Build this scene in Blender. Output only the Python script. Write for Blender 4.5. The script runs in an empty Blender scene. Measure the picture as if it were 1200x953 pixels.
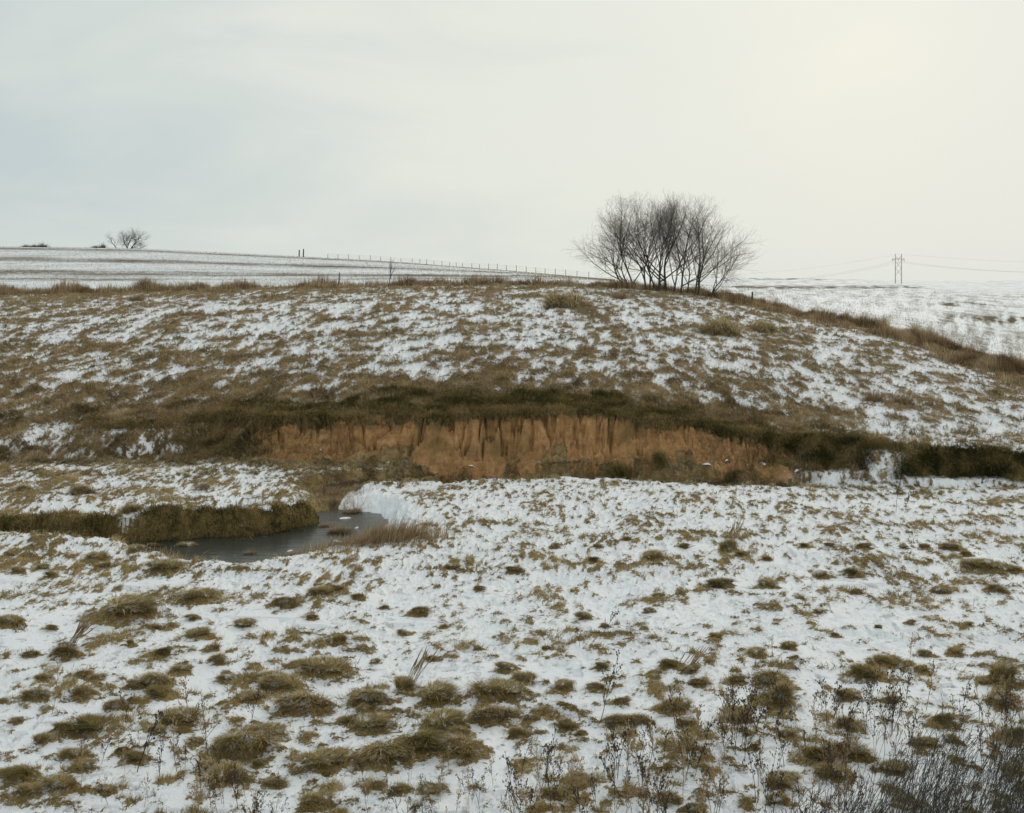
import bpy, math, random
import numpy as np
from mathutils import Vector

# ---------------------------------------------------------------- camera, sky, sun, exposure
SC = bpy.context.scene
COL = SC.collection
F, U0, V0, EYE = 1250.0, 600.0, 325.0, 6.5      # focal length in pixels of the 1200 px photograph

cam_d = bpy.data.cameras.new('camera')
cam = bpy.data.objects.new('camera', cam_d); COL.objects.link(cam)
cam.location = (0, 0, EYE); cam.rotation_euler = (math.pi / 2, 0, 0)
cam_d.sensor_width = 36; cam_d.lens = 36 * F / 1200
cam_d.shift_y = -(476.5 - V0) / 1200
cam_d.clip_start = 0.1; cam_d.clip_end = 9000
SC.camera = cam

W = bpy.data.worlds.new('World'); SC.world = W; W.use_nodes = True
nt = W.node_tree; nt.nodes.clear()
def N(t, kind, **kw):
    n = t.nodes.new(kind)
    for k, v in kw.items(): setattr(n, k, v)
    return n
SUN_EL, SUN_AZ = math.radians(30), math.radians(20)     # azimuth from +Y towards +X
def world():
    L = nt.links
    tc = N(nt, 'ShaderNodeTexCoord')
    sep = N(nt, 'ShaderNodeSeparateXYZ'); L.new(tc.outputs['Generated'], sep.inputs[0])
    # cloud layers stretched along the horizon
    mp = N(nt, 'ShaderNodeMapping'); mp.inputs['Scale'].default_value = (2.2, 2.2, 7.0)
    L.new(tc.outputs['Generated'], mp.inputs[0])
    nz = N(nt, 'ShaderNodeTexNoise'); nz.inputs['Scale'].default_value = 1.6; nz.inputs['Detail'].default_value = 5
    nz.inputs['Roughness'].default_value = .5; nz.inputs['Distortion'].default_value = .5
    L.new(mp.outputs[0], nz.inputs[0])
    def math_(op, a, b=None, clamp=False):
        m = N(nt, 'ShaderNodeMath', operation=op, use_clamp=clamp)
        for i, q in enumerate((a, b)):
            if q is None: continue
            if isinstance(q, (int, float)): m.inputs[i].default_value = q
            else: L.new(q, m.inputs[i])
        return m.outputs[0]
    cl = math_('SUBTRACT', nz.outputs['Fac'], .5)
    f = math_('ADD', math_('MULTIPLY', sep.outputs['X'], .85), math_('MULTIPLY', cl, .9))
    f = math_('ADD', f, .46, True)
    ramp = N(nt, 'ShaderNodeValToRGB'); e = ramp.color_ramp.elements
    e[0].position = 0; e[0].color = (.545, .625, .635, 1)
    e[1].position = 1; e[1].color = (.775, .785, .73, 1)
    k = e.new(.5); k.color = (.76, .785, .72, 1)
    L.new(f, ramp.inputs[0])
    # the brighter veil where the sun stands behind the cloud
    g = Vector(((985 - U0) / F, 1, (V0 - 75) / F)).normalized()
    dt = N(nt, 'ShaderNodeVectorMath', operation='DOT_PRODUCT'); L.new(tc.outputs['Generated'], dt.inputs[0])
    dt.inputs[1].default_value = g
    gl = math_('POWER', math_('MAXIMUM', dt.outputs['Value'], 0), 240)
    gl = math_('MULTIPLY', gl, math_('ADD', math_('MULTIPLY', cl, 2.2), .75, True))
    mix = N(nt, 'ShaderNodeMix', data_type='RGBA'); L.new(math_('MULTIPLY', gl, .42, True), mix.inputs[0])
    L.new(ramp.outputs[0], mix.inputs[6]); mix.inputs[7].default_value = (.93, .885, .75, 1)
    bg = N(nt, 'ShaderNodeBackground'); L.new(mix.outputs[2], bg.inputs[0]); bg.inputs[1].default_value = 1.0
    sky = N(nt, 'ShaderNodeTexSky', sky_type='NISHITA'); sky.sun_disc = False
    sky.sun_elevation = SUN_EL; sky.sun_rotation = SUN_AZ; sky.dust_density = 4
    bs = N(nt, 'ShaderNodeBackground'); L.new(sky.outputs[0], bs.inputs[0]); bs.inputs[1].default_value = .08
    ms = N(nt, 'ShaderNodeMixShader'); ms.inputs[0].default_value = .03
    L.new(bg.outputs[0], ms.inputs[1]); L.new(bs.outputs[0], ms.inputs[2])
    out = N(nt, 'ShaderNodeOutputWorld'); L.new(ms.outputs[0], out.inputs[0])
world()
sl = bpy.data.lights.new('sun', 'SUN'); sl.energy = .6; sl.angle = math.radians(28); sl.color = (1, .93, .82)
sun = bpy.data.objects.new('sun', sl); COL.objects.link(sun)
sd = Vector((math.sin(SUN_AZ) * math.cos(SUN_EL), math.cos(SUN_AZ) * math.cos(SUN_EL), math.sin(SUN_EL)))
sun.rotation_euler = sd.to_track_quat('Z', 'Y').to_euler()
SC.view_settings.view_transform = 'Standard'; SC.view_settings.look = 'None'
SC.view_settings.exposure = 0.02; SC.view_settings.gamma = 1
SC.view_settings.use_curve_mapping = False
SC.cycles.max_bounces = 5; SC.cycles.transparent_max_bounces = 8; SC.cycles.diffuse_bounces = 3

# ---------------------------------------------------------------- numeric helpers
RNG = np.random.default_rng(7)
_perm = [np.random.default_rng(100 + i).permutation(256) for i in range(40)]
_ang = np.random.default_rng(5).random(256) * 2 * np.pi
_gx, _gy = np.cos(_ang), np.sin(_ang)
def gn(x, y, seed=0):
    p = _perm[seed % 40]
    xi = np.floor(x).astype(np.int64); yi = np.floor(y).astype(np.int64)
    xf = x - xi; yf = y - yi
    u = xf * xf * xf * (xf * (xf * 6 - 15) + 10); v = yf * yf * yf * (yf * (yf * 6 - 15) + 10)
    def g(ix, iy, dx, dy):
        h = p[(p[ix & 255] + iy) & 255]
        return _gx[h] * dx + _gy[h] * dy
    a = g(xi, yi, xf, yf); b = g(xi + 1, yi, xf - 1, yf)
    c = g(xi, yi + 1, xf, yf - 1); d = g(xi + 1, yi + 1, xf - 1, yf - 1)
    return (a * (1 - u) + b * u) * (1 - v) + (c * (1 - u) + d * u) * v
def fbm(x, y, octaves=4, seed=0, gain=.5):
    s = np.zeros_like(x, dtype=float); amp = 1; n = 0
    for o in range(octaves):
        s += amp * gn(x * 2 ** o + 17.3 * o, y * 2 ** o - 9.1 * o, seed + o); n += amp * amp; amp *= gain
    return s / math.sqrt(n) / .27          # about unit spread
def sst(a, b, x):
    t = np.clip((x - a) / (b - a), 0, 1); return t * t * (3 - 2 * t)

# ---------------------------------------------------------------- the lie of the land
TU = [-600, -200, 0, 150, 300, 450, 600, 700, 780, 850, 950, 1050, 1200, 1400, 1900]
TY = [37.4, 40, 44, 50, 60, 70, 85, 100, 125, 160, 210, 270, 330, 400, 550, 750, 1100, 2000, 3500]
TZ = {
 -600: [.5, 1.0, 1.6, 2.3, 3.3, 4.2, 5.1, 5.9, 6.9, 8.4, 11.2, 14.0, 15.2, 15, 13, 10, 5, 0, 0],
 -200: [.5, 1.0, 1.6, 2.3, 3.3, 4.2, 5.1, 5.9, 6.9, 8.4, 11.2, 14.2, 15.3, 15, 13, 10, 5, 0, 0],
 0:    [.5, 1.0, 1.6, 2.3, 3.3, 4.2, 5.1, 5.9, 6.9, 8.5, 11.2, 14.3, 15.3, 15, 13, 10, 5, 0, 0],
 150:  [.6, 1.15, 1.7, 2.4, 3.5, 4.4, 5.35, 6.0, 6.9, 8.5, 11.1, 13.9, 14.6, 14, 12, 9, 5, 0, 0],
 300:  [1.0, 1.5, 2.1, 2.8, 3.8, 4.65, 5.6, 6.1, 6.8, 8.1, 10.3, 12.3, 12.2, 11, 9, 7, 4, 0, 0],
 450:  [1.4, 2.05, 2.6, 3.2, 4.1, 4.9, 5.85, 6.3, 6.8, 7.8, 9.4, 10.6, 10.2, 9, 7, 5, 3, 0, 0],
 600:  [1.5, 2.3, 2.75, 3.4, 4.25, 5.0, 5.95, 6.4, 6.7, 7.15, 7.7, 7.9, 7.3, 7, 5, 4, 2, 0, 0],
 700:  [1.5, 2.2, 2.7, 3.4, 4.2, 5.0, 5.85, 6.25, 6.3, 6.2, 6.2, 6.1, 6, 5, 4, 4, 2, 0, 0],
 780:  [1.4, 1.9, 2.5, 3.2, 4.0, 4.7, 5.45, 5.6, 5.5, 5.2, 5.0, 4.9, 4.6, 4.3, 4, 5.2, -8, -8, 0],
 850:  [1.15, 1.6, 2.2, 2.9, 3.65, 4.3, 4.9, 4.95, 4.8, 4.5, 4.4, 4.1, 3.8, 3.5, 3.4, 6.3, -8, -8, 0],
 950:  [1.05, 1.35, 1.75, 2.25, 2.95, 3.45, 3.9, 3.95, 3.85, 3.75, 3.6, 3.5, 3.2, 3.0, 2.4, 6.1, -8, -8, 0],
 1050: [.9, 1.1, 1.4, 1.8, 2.4, 2.8, 3.1, 3.2, 3.2, 3.3, 3.2, 3.1, 2.95, 2.75, .9, 2.3, 0, -8, -10],
 1200: [.75, .85, .95, 1.15, 1.35, 1.25, 1.15, 1.1, 1.1, 1.1, 1.1, 1.05, .9, .7, -.8, -4, -6, -4.6, -10],
 1400: [.7, .8, .9, 1.0, 1.1, 1.0, .9, .9, .9, .9, .8, .7, .5, 0, -2, -5, -7, 2, -4],
 1900: [.7, .8, .9, 1.0, 1.1, 1.0, .9, .9, .9, .9, .8, .7, .5, 0, -2, -5, -7, 10, 4]}
_u = np.linspace(-600, 1900, 501); _ly = np.linspace(math.log(37.4), math.log(3500), 700)
_T = np.array([[*TZ[u]] for u in TU], float)
_g1 = np.array([np.interp(_ly, np.log(TY), r) for r in _T])
_g2 = np.array([np.interp(_u, TU, _g1[:, j]) for j in range(_g1.shape[1])]).T
def blur(a, n, ax):
    k = np.exp(-np.linspace(-2.2, 2.2, 2 * n + 1) ** 2); k /= k.sum()
    pad = [(0, 0), (0, 0)]; pad[ax] = (n, n)
    # odd reflection keeps the edge value and slope
    b = np.pad(a, pad, mode='reflect', reflect_type='odd')
    return np.apply_along_axis(lambda r: np.convolve(r, k, 'valid'), ax, b)
_G = blur(blur(_g2, 13, 0), 9, 1)
def bil(G, ua, la, u, l):
    fu = np.clip((u - ua[0]) / (ua[1] - ua[0]), 0, len(ua) - 1.001); fl = np.clip((l - la[0]) / (la[1] - la[0]), 0, len(la) - 1.001)
    i = fu.astype(int); j = fl.astype(int); a = fu - i; b = fl - j
    return (G[i, j] * (1 - a) + G[i + 1, j] * a) * (1 - b) + (G[i, j + 1] * (1 - a) + G[i + 1, j + 1] * a) * b
def upland(x, y):
    yy = np.maximum(y, 5.)
    return bil(_G, _u, _ly, 600 + F * x / yy, np.log(yy))

BX = np.array([-60, -25, -18, -12, -9, -6, 0, 3, 7.3, 10, 13, 16.3, 20, 60]); BY = np.array([36.5, 36.8, 36.8, 37.2, 37.1, 36.8, 36.8, 36.8, 36.0, 35.2, 34.6, 34.1, 33.8, 33.5])
_bx = np.linspace(-60, 60, 1201); _by = np.convolve(np.pad(np.interp(_bx, BX, BY), 12, mode='edge'), np.ones(25) / 25, 'valid')
def bank_y(x): return np.interp(x, _bx, _by)
def cliffness(x):   # 1 where the bank is a bare steep face
    return sst(-10.8, -8.0, x) * (1 - sst(8.2, 10.6, x))
CH = np.array([(-60, 28.1, .2), (-20, 28.0, .2), (-12, 27.9, .25), (-9.6, 27.7, .45), (-8.2, 27.3, 1.0), (-6.8, 27.05, 1.5), (-5.1, 28.4, 1.3), (-4.6, 30.2, .75), (-5.3, 32.0, .25),
               (-5.9, 34.3, .4), (-4.6, 35.7, .3), (-1, 36.1, .35), (3, 36.1, .35), (7, 35.4, .3), (10, 34.6, .25), (14, 34.0, .15), (18, 33.4, .1)])
def channel(x, y):
    """distance to the water edge (negative inside) and the direction from the thread of the stream"""
    best = np.full(x.shape, 99.); sy = np.zeros(x.shape); sx = np.zeros(x.shape)
    for (x0, y0, w0), (x1, y1, w1) in zip(CH[:-1], CH[1:]):
        dx, dy = x1 - x0, y1 - y0; L2 = dx * dx + dy * dy
        t = np.clip(((x - x0) * dx + (y - y0) * dy) / L2, 0, 1)
        px, py = x - x0 - t * dx, y - y0 - t * dy
        d0 = np.hypot(px, py); d = d0 - (w0 + t * (w1 - w0))
        m = d < best
        best = np.where(m, d, best); q = np.maximum(d0, .05)
        sy = np.where(m, py / q, sy); sx = np.where(m, px / q, sx)
    return best, sx, sy
def gully(x, y):
    s0 = (y - bank_y(x)) / 1.2
    xs = x + s0 * .9 * gn(x * .55, y * 0 + 5.5, 17) + .10 * gn(x * 2.2, s0 * 3.5, 18)
    return np.abs(fbm(xs * .95, s0 * .55 + 3.3, 4, 11, .66))
def base_height(x, y, want=False):
    M = .05 * fbm(x / 7, y / 5, 2, 3) + .10 * sst(-3, -9, x) * sst(22, 26, y) + .12 * sst(-8, -10, x) * sst(24, 26.5, y) * (y < 28)
    wob = .22 * fbm(x / 1.2, y / 1.0, 3, 8) + .22 * gn(x / 2.6, y / 3, 7) * (x < -7)
    cd, sx, sy = channel(x, y); cd = cd + wob * .6
    east = np.clip(sx, 0, 1) * (y < 35.2) * (y > 28.5)
    bw = np.where(sy > 0, .8 - .42 * sy, .8 - .7 * sy) * (1 - east) + 1.25 * east
    M = M + (.05 + .09 * fbm(x / 2.2, y / 2, 2, 23)) * (sy > 0) * (1 - sst(30, 32, y)) * sst(0, 1, cd) * (x < -4) * (1 - sst(0, 5, cd) * .4)
    deep = np.interp(x, [-60, -5, 3, 14, 18], [.75, .75, .55, .25, .1]); deep = deep * (1 - .6 * sst(30.8, 32.6, y) * (x < -2.5))
    M = M - deep * (1 - sst(0, 1, cd / np.maximum(bw, .1)))
    cl = cliffness(x); by = bank_y(x)
    gul = gully(x, y)
    gul2 = fbm(x * 3.6 + .8 * gn(x * 1.3, y * 2.5, 14), y * 2.2, 4, 12, .65)
    d = y - by - cl * (.40 * (1 - sst(0, .6, gul)) * (.35 + .65 * sst(-.3, .3, gn(x * .7, y * 0 + 2.2, 20))) + .05 * gul2 + .30 * fbm(x / 5, y * 0 + 1.7, 2, 21)) 
    d = d - (1 - cl) * .3 * fbm(x / 2.5, y / 3, 2, 22)
    w = np.interp(x, [-25, -13, -10, -7, -3, 7, 10, 12, 14, 60], [4, 3, 2.6, 1.3, .9, .95, 1.4, 1.6, .9, .9])
    s = np.clip(d / w, 0, 1)
    S = np.where(s < .5, 2 ** .35 * .5 * s ** 1.35 * 2 ** 0, 0)
    S = s ** 1.25 * (1 - .25 * s) / .75
    S = s * s * (3 - 2 * s) * (1 - cl) + cl * np.clip(.26 * np.minimum(s / .5, 1) + .74 * np.clip((s - .38) / .62, 0, 1) ** 1.25, 0, 1)
    Up = upland(x, np.maximum(y, by + w))
    z = M * (1 - S) + Up * S
    z = z + cl * .05 * fbm(x * 3, y * 6, 3, 15) * sst(-.3, 0, d) * (1 - sst(.8, 1.4, d / w))
    z = z + cl * .16 * np.exp(-((d + .1) / .4) ** 2) * np.clip(.2 + fbm(x * .9, y, 3, 16), 0, 2)
    if want: return z, S, d, w, cl, cd, sx, sy
    return z

def px(u, v, z=None, y0=12., y1=300.):
    """ground point seen at pixel (u, v) of the photograph: first crossing walking away from the camera"""
    ys = np.geomspace(y0, y1, 6000); xs = (u - U0) / F * ys
    vv = V0 + F * (EYE - base_height(xs, ys)) / ys
    i = int(np.argmax(vv <= v)) if (vv <= v).any() else len(ys) - 1
    return float(xs[i]), float(ys[i])

# grass cover table: share of ground not under snow, per photo column and distance
CU = [-300, 0, 150, 300, 450, 600, 750, 900, 1000, 1100, 1200, 1500]
CY = [10, 14, 17, 20, 23, 26, 30, 34, 36.5, 38.5, 41, 44, 48, 54, 62, 72, 82, 88, 96, 3000]
CC = [
 [.20, .20, .20, .20, .20, .18, .16, .16, .16, .20, .20, .20],
 [.20, .20, .20, .22, .20, .16, .16, .22, .24, .26, .26, .26],
 [.20, .18, .18, .20, .18, .12, .12, .14, .14, .16, .18, .18],
 [.14, .12, .12, .10, .10, .08, .08, .08, .08, .10, .10, .10],
 [.24, .24, .24, .16, .10, .08, .10, .12, .12, .14, .14, .14],
 [.24, .24, .26, .30, .14, .12, .14, .12, .14, .16, .16, .16],
 [.30, .30, .24, .22, .10, .14, .12, .10, .14, .14, .14, .14],
 [.45, .50, .32, .30, .14, .12, .12, .12, .12, .12, .14, .14],
 [.55, .62, .45, .45, .35, .30, .30, .3, .3, .3, .3, .3],
 [.62, .62, .60, .80, 1., 1., 1., .9, .52, .32, .28, .28],
 [.70, .68, .70, .82, .80, .70, .65, .62, .42, .36, .34, .34],
 [.75, .70, .70, .68, .52, .52, .54, .48, .36, .36, .34, .34],
 [.62, .58, .56, .50, .36, .36, .38, .40, .46, .40, .36, .36],
 [.55, .52, .47, .40, .36, .36, .36, .38, .42, .42, .42, .42],
 [.46, .44, .40, .35, .34, .36, .36, .38, .38, .38, .38, .38],
 [.46, .42, .40, .38, .38, .38, .38, .40, .4, .2, .16, .16],
 [.60, .60, .60, .56, .56, .50, .50, .45, .3, .16, .14, .14],
 [.60, .60, .60, .60, .60, .60, .60, .40, .2, .14, .12, .12],
 [.10, .10, .10, .12, .14, .2, .3, .2, .14, .12, .12, .12],
 [.10, .10, .10, .12, .12, .12, .12, .12, .12, .12, .12, .12]]
_cu = np.linspace(-300, 1500, 181); _cy = np.linspace(math.log(10), math.log(3000), 500)
_c1 = np.array([np.interp(_cu, CU, r) for r in CC])
_c2 = np.array([np.interp(_cy, np.log(CY), _c1[:, j]) for j in range(_c1.shape[1])])
_c2 = blur(blur(_c2, 5, 0), 4, 1)
def cover(x, y):
    yy = np.maximum(y, 5.)
    c = bil(_c2, _cu, _cy, 600 + F * x / yy, np.log(yy))
    return np.clip(c + np.interp(y, [11, 17, 21, 32, 34.5, 36], [.07, .06, .15, .15, .10, 0]), .02, .999)
STR_U = [880, 950, 1000, 1050, 1100, 1150, 1200]; STR_V = [357, 372, 383, 395, 408, 425, 446]
_sp = [px(u, v, y0=45) for u, v in zip(STR_U, STR_V)]
MAR = np.array([(-60, 86.5), (-30, 86), (-12, 85.5), (0, 85), (7, 85), (13, 85), (17, 84.5)] + _sp[0:] + [(_sp[-1][0] + 12, _sp[-1][1] - 14)])
def margin(x, y):
    best = np.full(x.shape, 999.)
    for (x0, y0), (x1, y1) in zip(MAR[:-1], MAR[1:]):
        dx, dy = x1 - x0, y1 - y0; L2 = dx * dx + dy * dy
        t = np.clip(((x - x0) * dx + (y - y0) * dy) / L2, 0, 1)
        best = np.minimum(best, np.hypot(x - x0 - t * dx, y - y0 - t * dy))
    return best
def beyond_margin(x, y):
    """true in the ploughed fields past the weedy margin"""
    xs, ys = MAR[:, 0], MAR[:, 1]
    return y > np.interp(x, xs[:-1], ys[:-1])

# big tussocks read off the photograph: u, v, width in pixels
TL = """146 713 97;14 729 40;232 700 49;330 706 40;186 736 20;59 736 20;232 743 40;155 756 15;36 767 23;76 765 46;226 724 20;286 731 31;248 760 22;186 766 37;258 773 30
52 795 26;113 796 26;95 791 30;43 815 40;97 813 42;183 799 54;159 803 30;192 813 43;212 786 30;266 796 26;318 795 40;321 803 34;292 818 37;137 827 32;212 842 57;182 857 26
115 850 62;77 855 38;54 868 32;20 845 20;309 859 63;286 872 86;229 870 22;89 885 38;142 880 22;163 888 37;23 909 52;97 899 34;69 919 48;31 928 36;126 926 26;246 898 36;272 909 57;324 918 24;306 896 24
377 694 36;395 690 30;489 717 32;367 724 18;397 753 26;440 776 16;472 742 20;380 783 72;344 779 24;334 802 60;357 825 75;429 817 57;475 806 34;512 815 64;586 809 74;612 796 36;595 783 32;509 773 18
403 845 26;437 848 57;520 848 70;575 838 62;624 842 24;609 859 31;374 891 64;440 884 76;485 872 84;540 877 76;317 859 50;369 941 46;440 921 24;472 926 28;506 926 38;540 860 40;318 918 30
842 684 36;898 686 28;686 723 26;773 699 22;762 716 18;709 734 15;886 766 32;925 757 22;838 747 20;789 779 33;809 785 26;765 790 24;769 806 24;907 797 52;863 797 28;820 800 26;726 823 28;789 828 46
904 820 56;863 838 50;666 849 34;723 845 42;748 843 30;809 849 34;682 860 16;740 860 22;812 878 26;882 876 18;652 931 36;783 935 34;812 949 34;915 915 50;926 862 26;614 797 32;660 805 34;697 805 28;708 781 24;677 912 26
959 717 15;1066 730 16;1135 732 16;1006 693 12;926 759 20;1038 777 42;1086 766 24;1020 789 54;1083 787 26;1175 795 54;1175 822 50;995 815 38;1046 820 26;1101 845 46;1083 870 32;1118 868 26;1184 863 48;997 849 42
960 884 54;998 880 52;978 906 46;1046 900 40;914 938 34;1152 800 20;1120 765 26
945 640 18;973 639 18;1011 640 24;1059 642 14;1086 641 20;1114 641 30;1132 649 20;1152 663 56;1140 660 30;1001 671 32;1101 692 26;965 674 26;1004 694 20;1170 690 30;1190 668 24
111 654 32;23 669 24;50 665 18;63 674 24;121 663 24;159 644 24;194 664 50;217 641 26;8 650 18;180 640 16
853 643 30;765 652 34;692 657 24;846 683 34;604 668 28;560 690 20;530 665 22;800 640 18;735 632 16;650 640 16;700 640 14;870 650 20;900 655 16;420 700 20;450 712 14;520 735 14;560 760 16;640 760 14;1030 735 12;980 745 14"""
TUSS = []
for tok in TL.replace('\n', ';').split(';'):
    u, v, w = map(float, tok.split())
    x, y = px(u, v + w * .12, y0=11, y1=36)
    TUSS.append((x, y, w * y / F, u, v))
random.seed(3)
TALL = {(475, 806), (904, 820), (397, 753), (1175, 795), (155, 756), (853, 643)}

def detail(x, y, z0, S, d, w, cl, cd):
    """hummocks, tussock mounds and the masks that say what covers the ground"""
    c = cover(x, y)
    far = sst(36, 42, y)
    field = beyond_margin(x, y) * 1.0
    mid = sst(17, 25, y)
    n = (1 - far) * ((1 - mid) * fbm(x / .34, y / .32, 5, 2, .7) + mid * fbm(x / .21, y / .50, 4, 27, .75)) + far * (.88 * fbm(x / .62, y / 1.05, 5, 5, .72) + .50 * fbm(x / 3.0, y / 3.5, 3, 26))
    n_big = (1 - far) * fbm(x / 1.5, y / 1.3, 3, 1)
    n = np.where(field > 0, fbm(x / .8, y / .8, 2, 6), n)
    thr = -np.log(c / (1 - c)) * .62
    # snow lies on the tops and far sides, grass shows on the sides that face the viewer
    m = n + .6 * n_big - thr * 1.1
    amp = (.026 + .060 * far) * (1 - field)
    h = amp * np.clip(n, -1.8, 2.4) + (1 - far) * .035 * n_big
    steep = sst(.03, .12, S) * (1 - sst(.9, 1.0, S))
    gr = .5 + m * .45
    for (tx, ty, tw, u, v) in TUSS:
        r = tw * .5
        sel = np.nonzero((np.abs(x - tx) < r * 2.2) & (np.abs(y - ty) < r * 2.2))
        if len(sel[0]) == 0: continue
        q = np.hypot((x[sel] - tx) / r, (y[sel] - ty) / (r * .62)) + .22 * gn(x[sel] * 5, y[sel] * 5, 9)
        f3 = fbm(x[sel] * 3.5, y[sel] * 4.5, 4, 19, .7); q = q + .30 * f3
        q2 = np.hypot((x[sel] - tx) / r, (y[sel] - ty - .3 * r) / (r * .7))
        k = 1 - sst(.75, 1.3, q)
        h[sel] = np.maximum(h[sel] * (1 - k), (.30 * r + .02) * (1 - sst(.0, 1.35, q2 + .1 * f3)))
        gr[sel] = np.maximum(gr[sel], .5 + (.92 - q) * 1.2)
    # banks of the stream and the bank face are grass or bare earth
    near_ch = 0
    return h, gr, field, steep, near_ch

def ground_z(x, y):
    x = np.atleast_1d(np.asarray(x, float)); y = np.atleast_1d(np.asarray(y, float))
    z, S, d, w, cl, cd, sx, sy = base_height(x, y, True)
    h, *_ = detail(x, y, z, S, d, w, cl, cd)
    return z + h * (1 - sst(.05, .2, S) * (1 - sst(.9, 1, S)) * cl)

# ---------------------------------------------------------------- mesh helpers
def tag(o, label=None, cat=None, group=None, kind=None):
    if label: o['label'] = label
    if cat: o['category'] = cat
    if group: o['group'] = group
    if kind: o['kind'] = kind
    return o
def mesh_np(name, V, faces, mat, attrs=None, smooth=False):
    """faces: list of int arrays (n,k)"""
    me = bpy.data.meshes.new(name)
    me.vertices.add(len(V)); me.vertices.foreach_set('co', np.ascontiguousarray(V, np.float32).ravel())
    idx = np.concatenate([f.ravel() for f in faces]).astype(np.int32)
    cnt = np.concatenate([np.full(len(f), f.shape[1]) for f in faces])
    st = np.concatenate([[0], np.cumsum(cnt)[:-1]]).astype(np.int32)
    me.loops.add(len(idx)); me.loops.foreach_set('vertex_index', idx)
    me.polygons.add(len(cnt)); me.polygons.foreach_set('loop_start', st)
    if smooth: me.polygons.foreach_set('use_smooth', np.ones(len(cnt), bool))
    for k, a in (attrs or {}).items():
        if a.ndim == 1:
            at = me.attributes.new(k, 'FLOAT', 'POINT'); at.data.foreach_set('value', a.astype(np.float32))
        else:
            at = me.attributes.new(k, 'FLOAT_COLOR', 'POINT'); at.data.foreach_set('color', a.astype(np.float32).ravel())
    me.update(calc_edges=True); me.validate() if False else None
    me.materials.append(mat)
    return me
def link(name, me, parent=None, loc=(0, 0, 0)):
    o = bpy.data.objects.new(name, me); COL.objects.link(o); o.location = loc
    if parent: o.parent = parent
    return o
def empty(name, loc):
    o = bpy.data.objects.new(name, None); COL.objects.link(o); o.location = loc; o.empty_display_size = .3; return o

# ---------------------------------------------------------------- materials
def new_mat(name):
    m = bpy.data.materials.new(name); m.use_nodes = True; t = m.node_tree; t.nodes.clear()
    return m, t, t.links
def mth(t, op, a, b=None, c=None, clamp=False):
    m = N(t, 'ShaderNodeMath', operation=op, use_clamp=clamp)
    for i, q in enumerate((a, b, c)):
        if q is None: continue
        if isinstance(q, (int, float)): m.inputs[i].default_value = q
        else: t.links.new(q, m.inputs[i])
    return m.outputs[0]
def mixc(t, f, a, b):
    m = N(t, 'ShaderNodeMix', data_type='RGBA')
    for i, q in ((0, f), (6, a), (7, b)):
        if isinstance(q, (int, float)): m.inputs[i].default_value = q
        elif isinstance(q, tuple): m.inputs[i].default_value = (*q, 1)
        else: t.links.new(q, m.inputs[i])
    return m.outputs[2]
def noise(t, vec, scale, detail=3, rough=.55, scl=None):
    if scl:
        mp = N(t, 'ShaderNodeMapping'); mp.inputs['Scale'].default_value = scl; t.links.new(vec, mp.inputs[0]); vec = mp.outputs[0]
    n = N(t, 'ShaderNodeTexNoise'); n.inputs['Scale'].default_value = scale; n.inputs['Detail'].default_value = detail
    n.inputs['Roughness'].default_value = rough; t.links.new(vec, n.inputs[0]); return n.outputs['Fac']
def ramp(t, f, stops):
    r = N(t, 'ShaderNodeValToRGB'); e = r.color_ramp.elements
    while len(e) > 1: e.remove(e[-1])
    e[0].position = stops[0][0]; e[0].color = (*stops[0][1], 1)
    for p, c in stops[1:]:
        k = e.new(p); k.color = (*c, 1)
    t.links.new(f, r.inputs[0]); return r.outputs[0]
def principled(t, col, rough=.8, spec=.3, normal=None):
    p = N(t, 'ShaderNodeBsdfPrincipled')
    if isinstance(col, tuple): p.inputs['Base Color'].default_value = (*col, 1)
    else: t.links.new(col, p.inputs['Base Color'])
    if isinstance(rough, (int, float)): p.inputs['Roughness'].default_value = rough
    else: t.links.new(rough, p.inputs['Roughness'])
    p.inputs['Specular IOR Level'].default_value = spec
    if normal is not None: t.links.new(normal, p.inputs['Normal'])
    o = N(t, 'ShaderNodeOutputMaterial'); t.links.new(p.outputs[0], o.inputs[0]); return p

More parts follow.
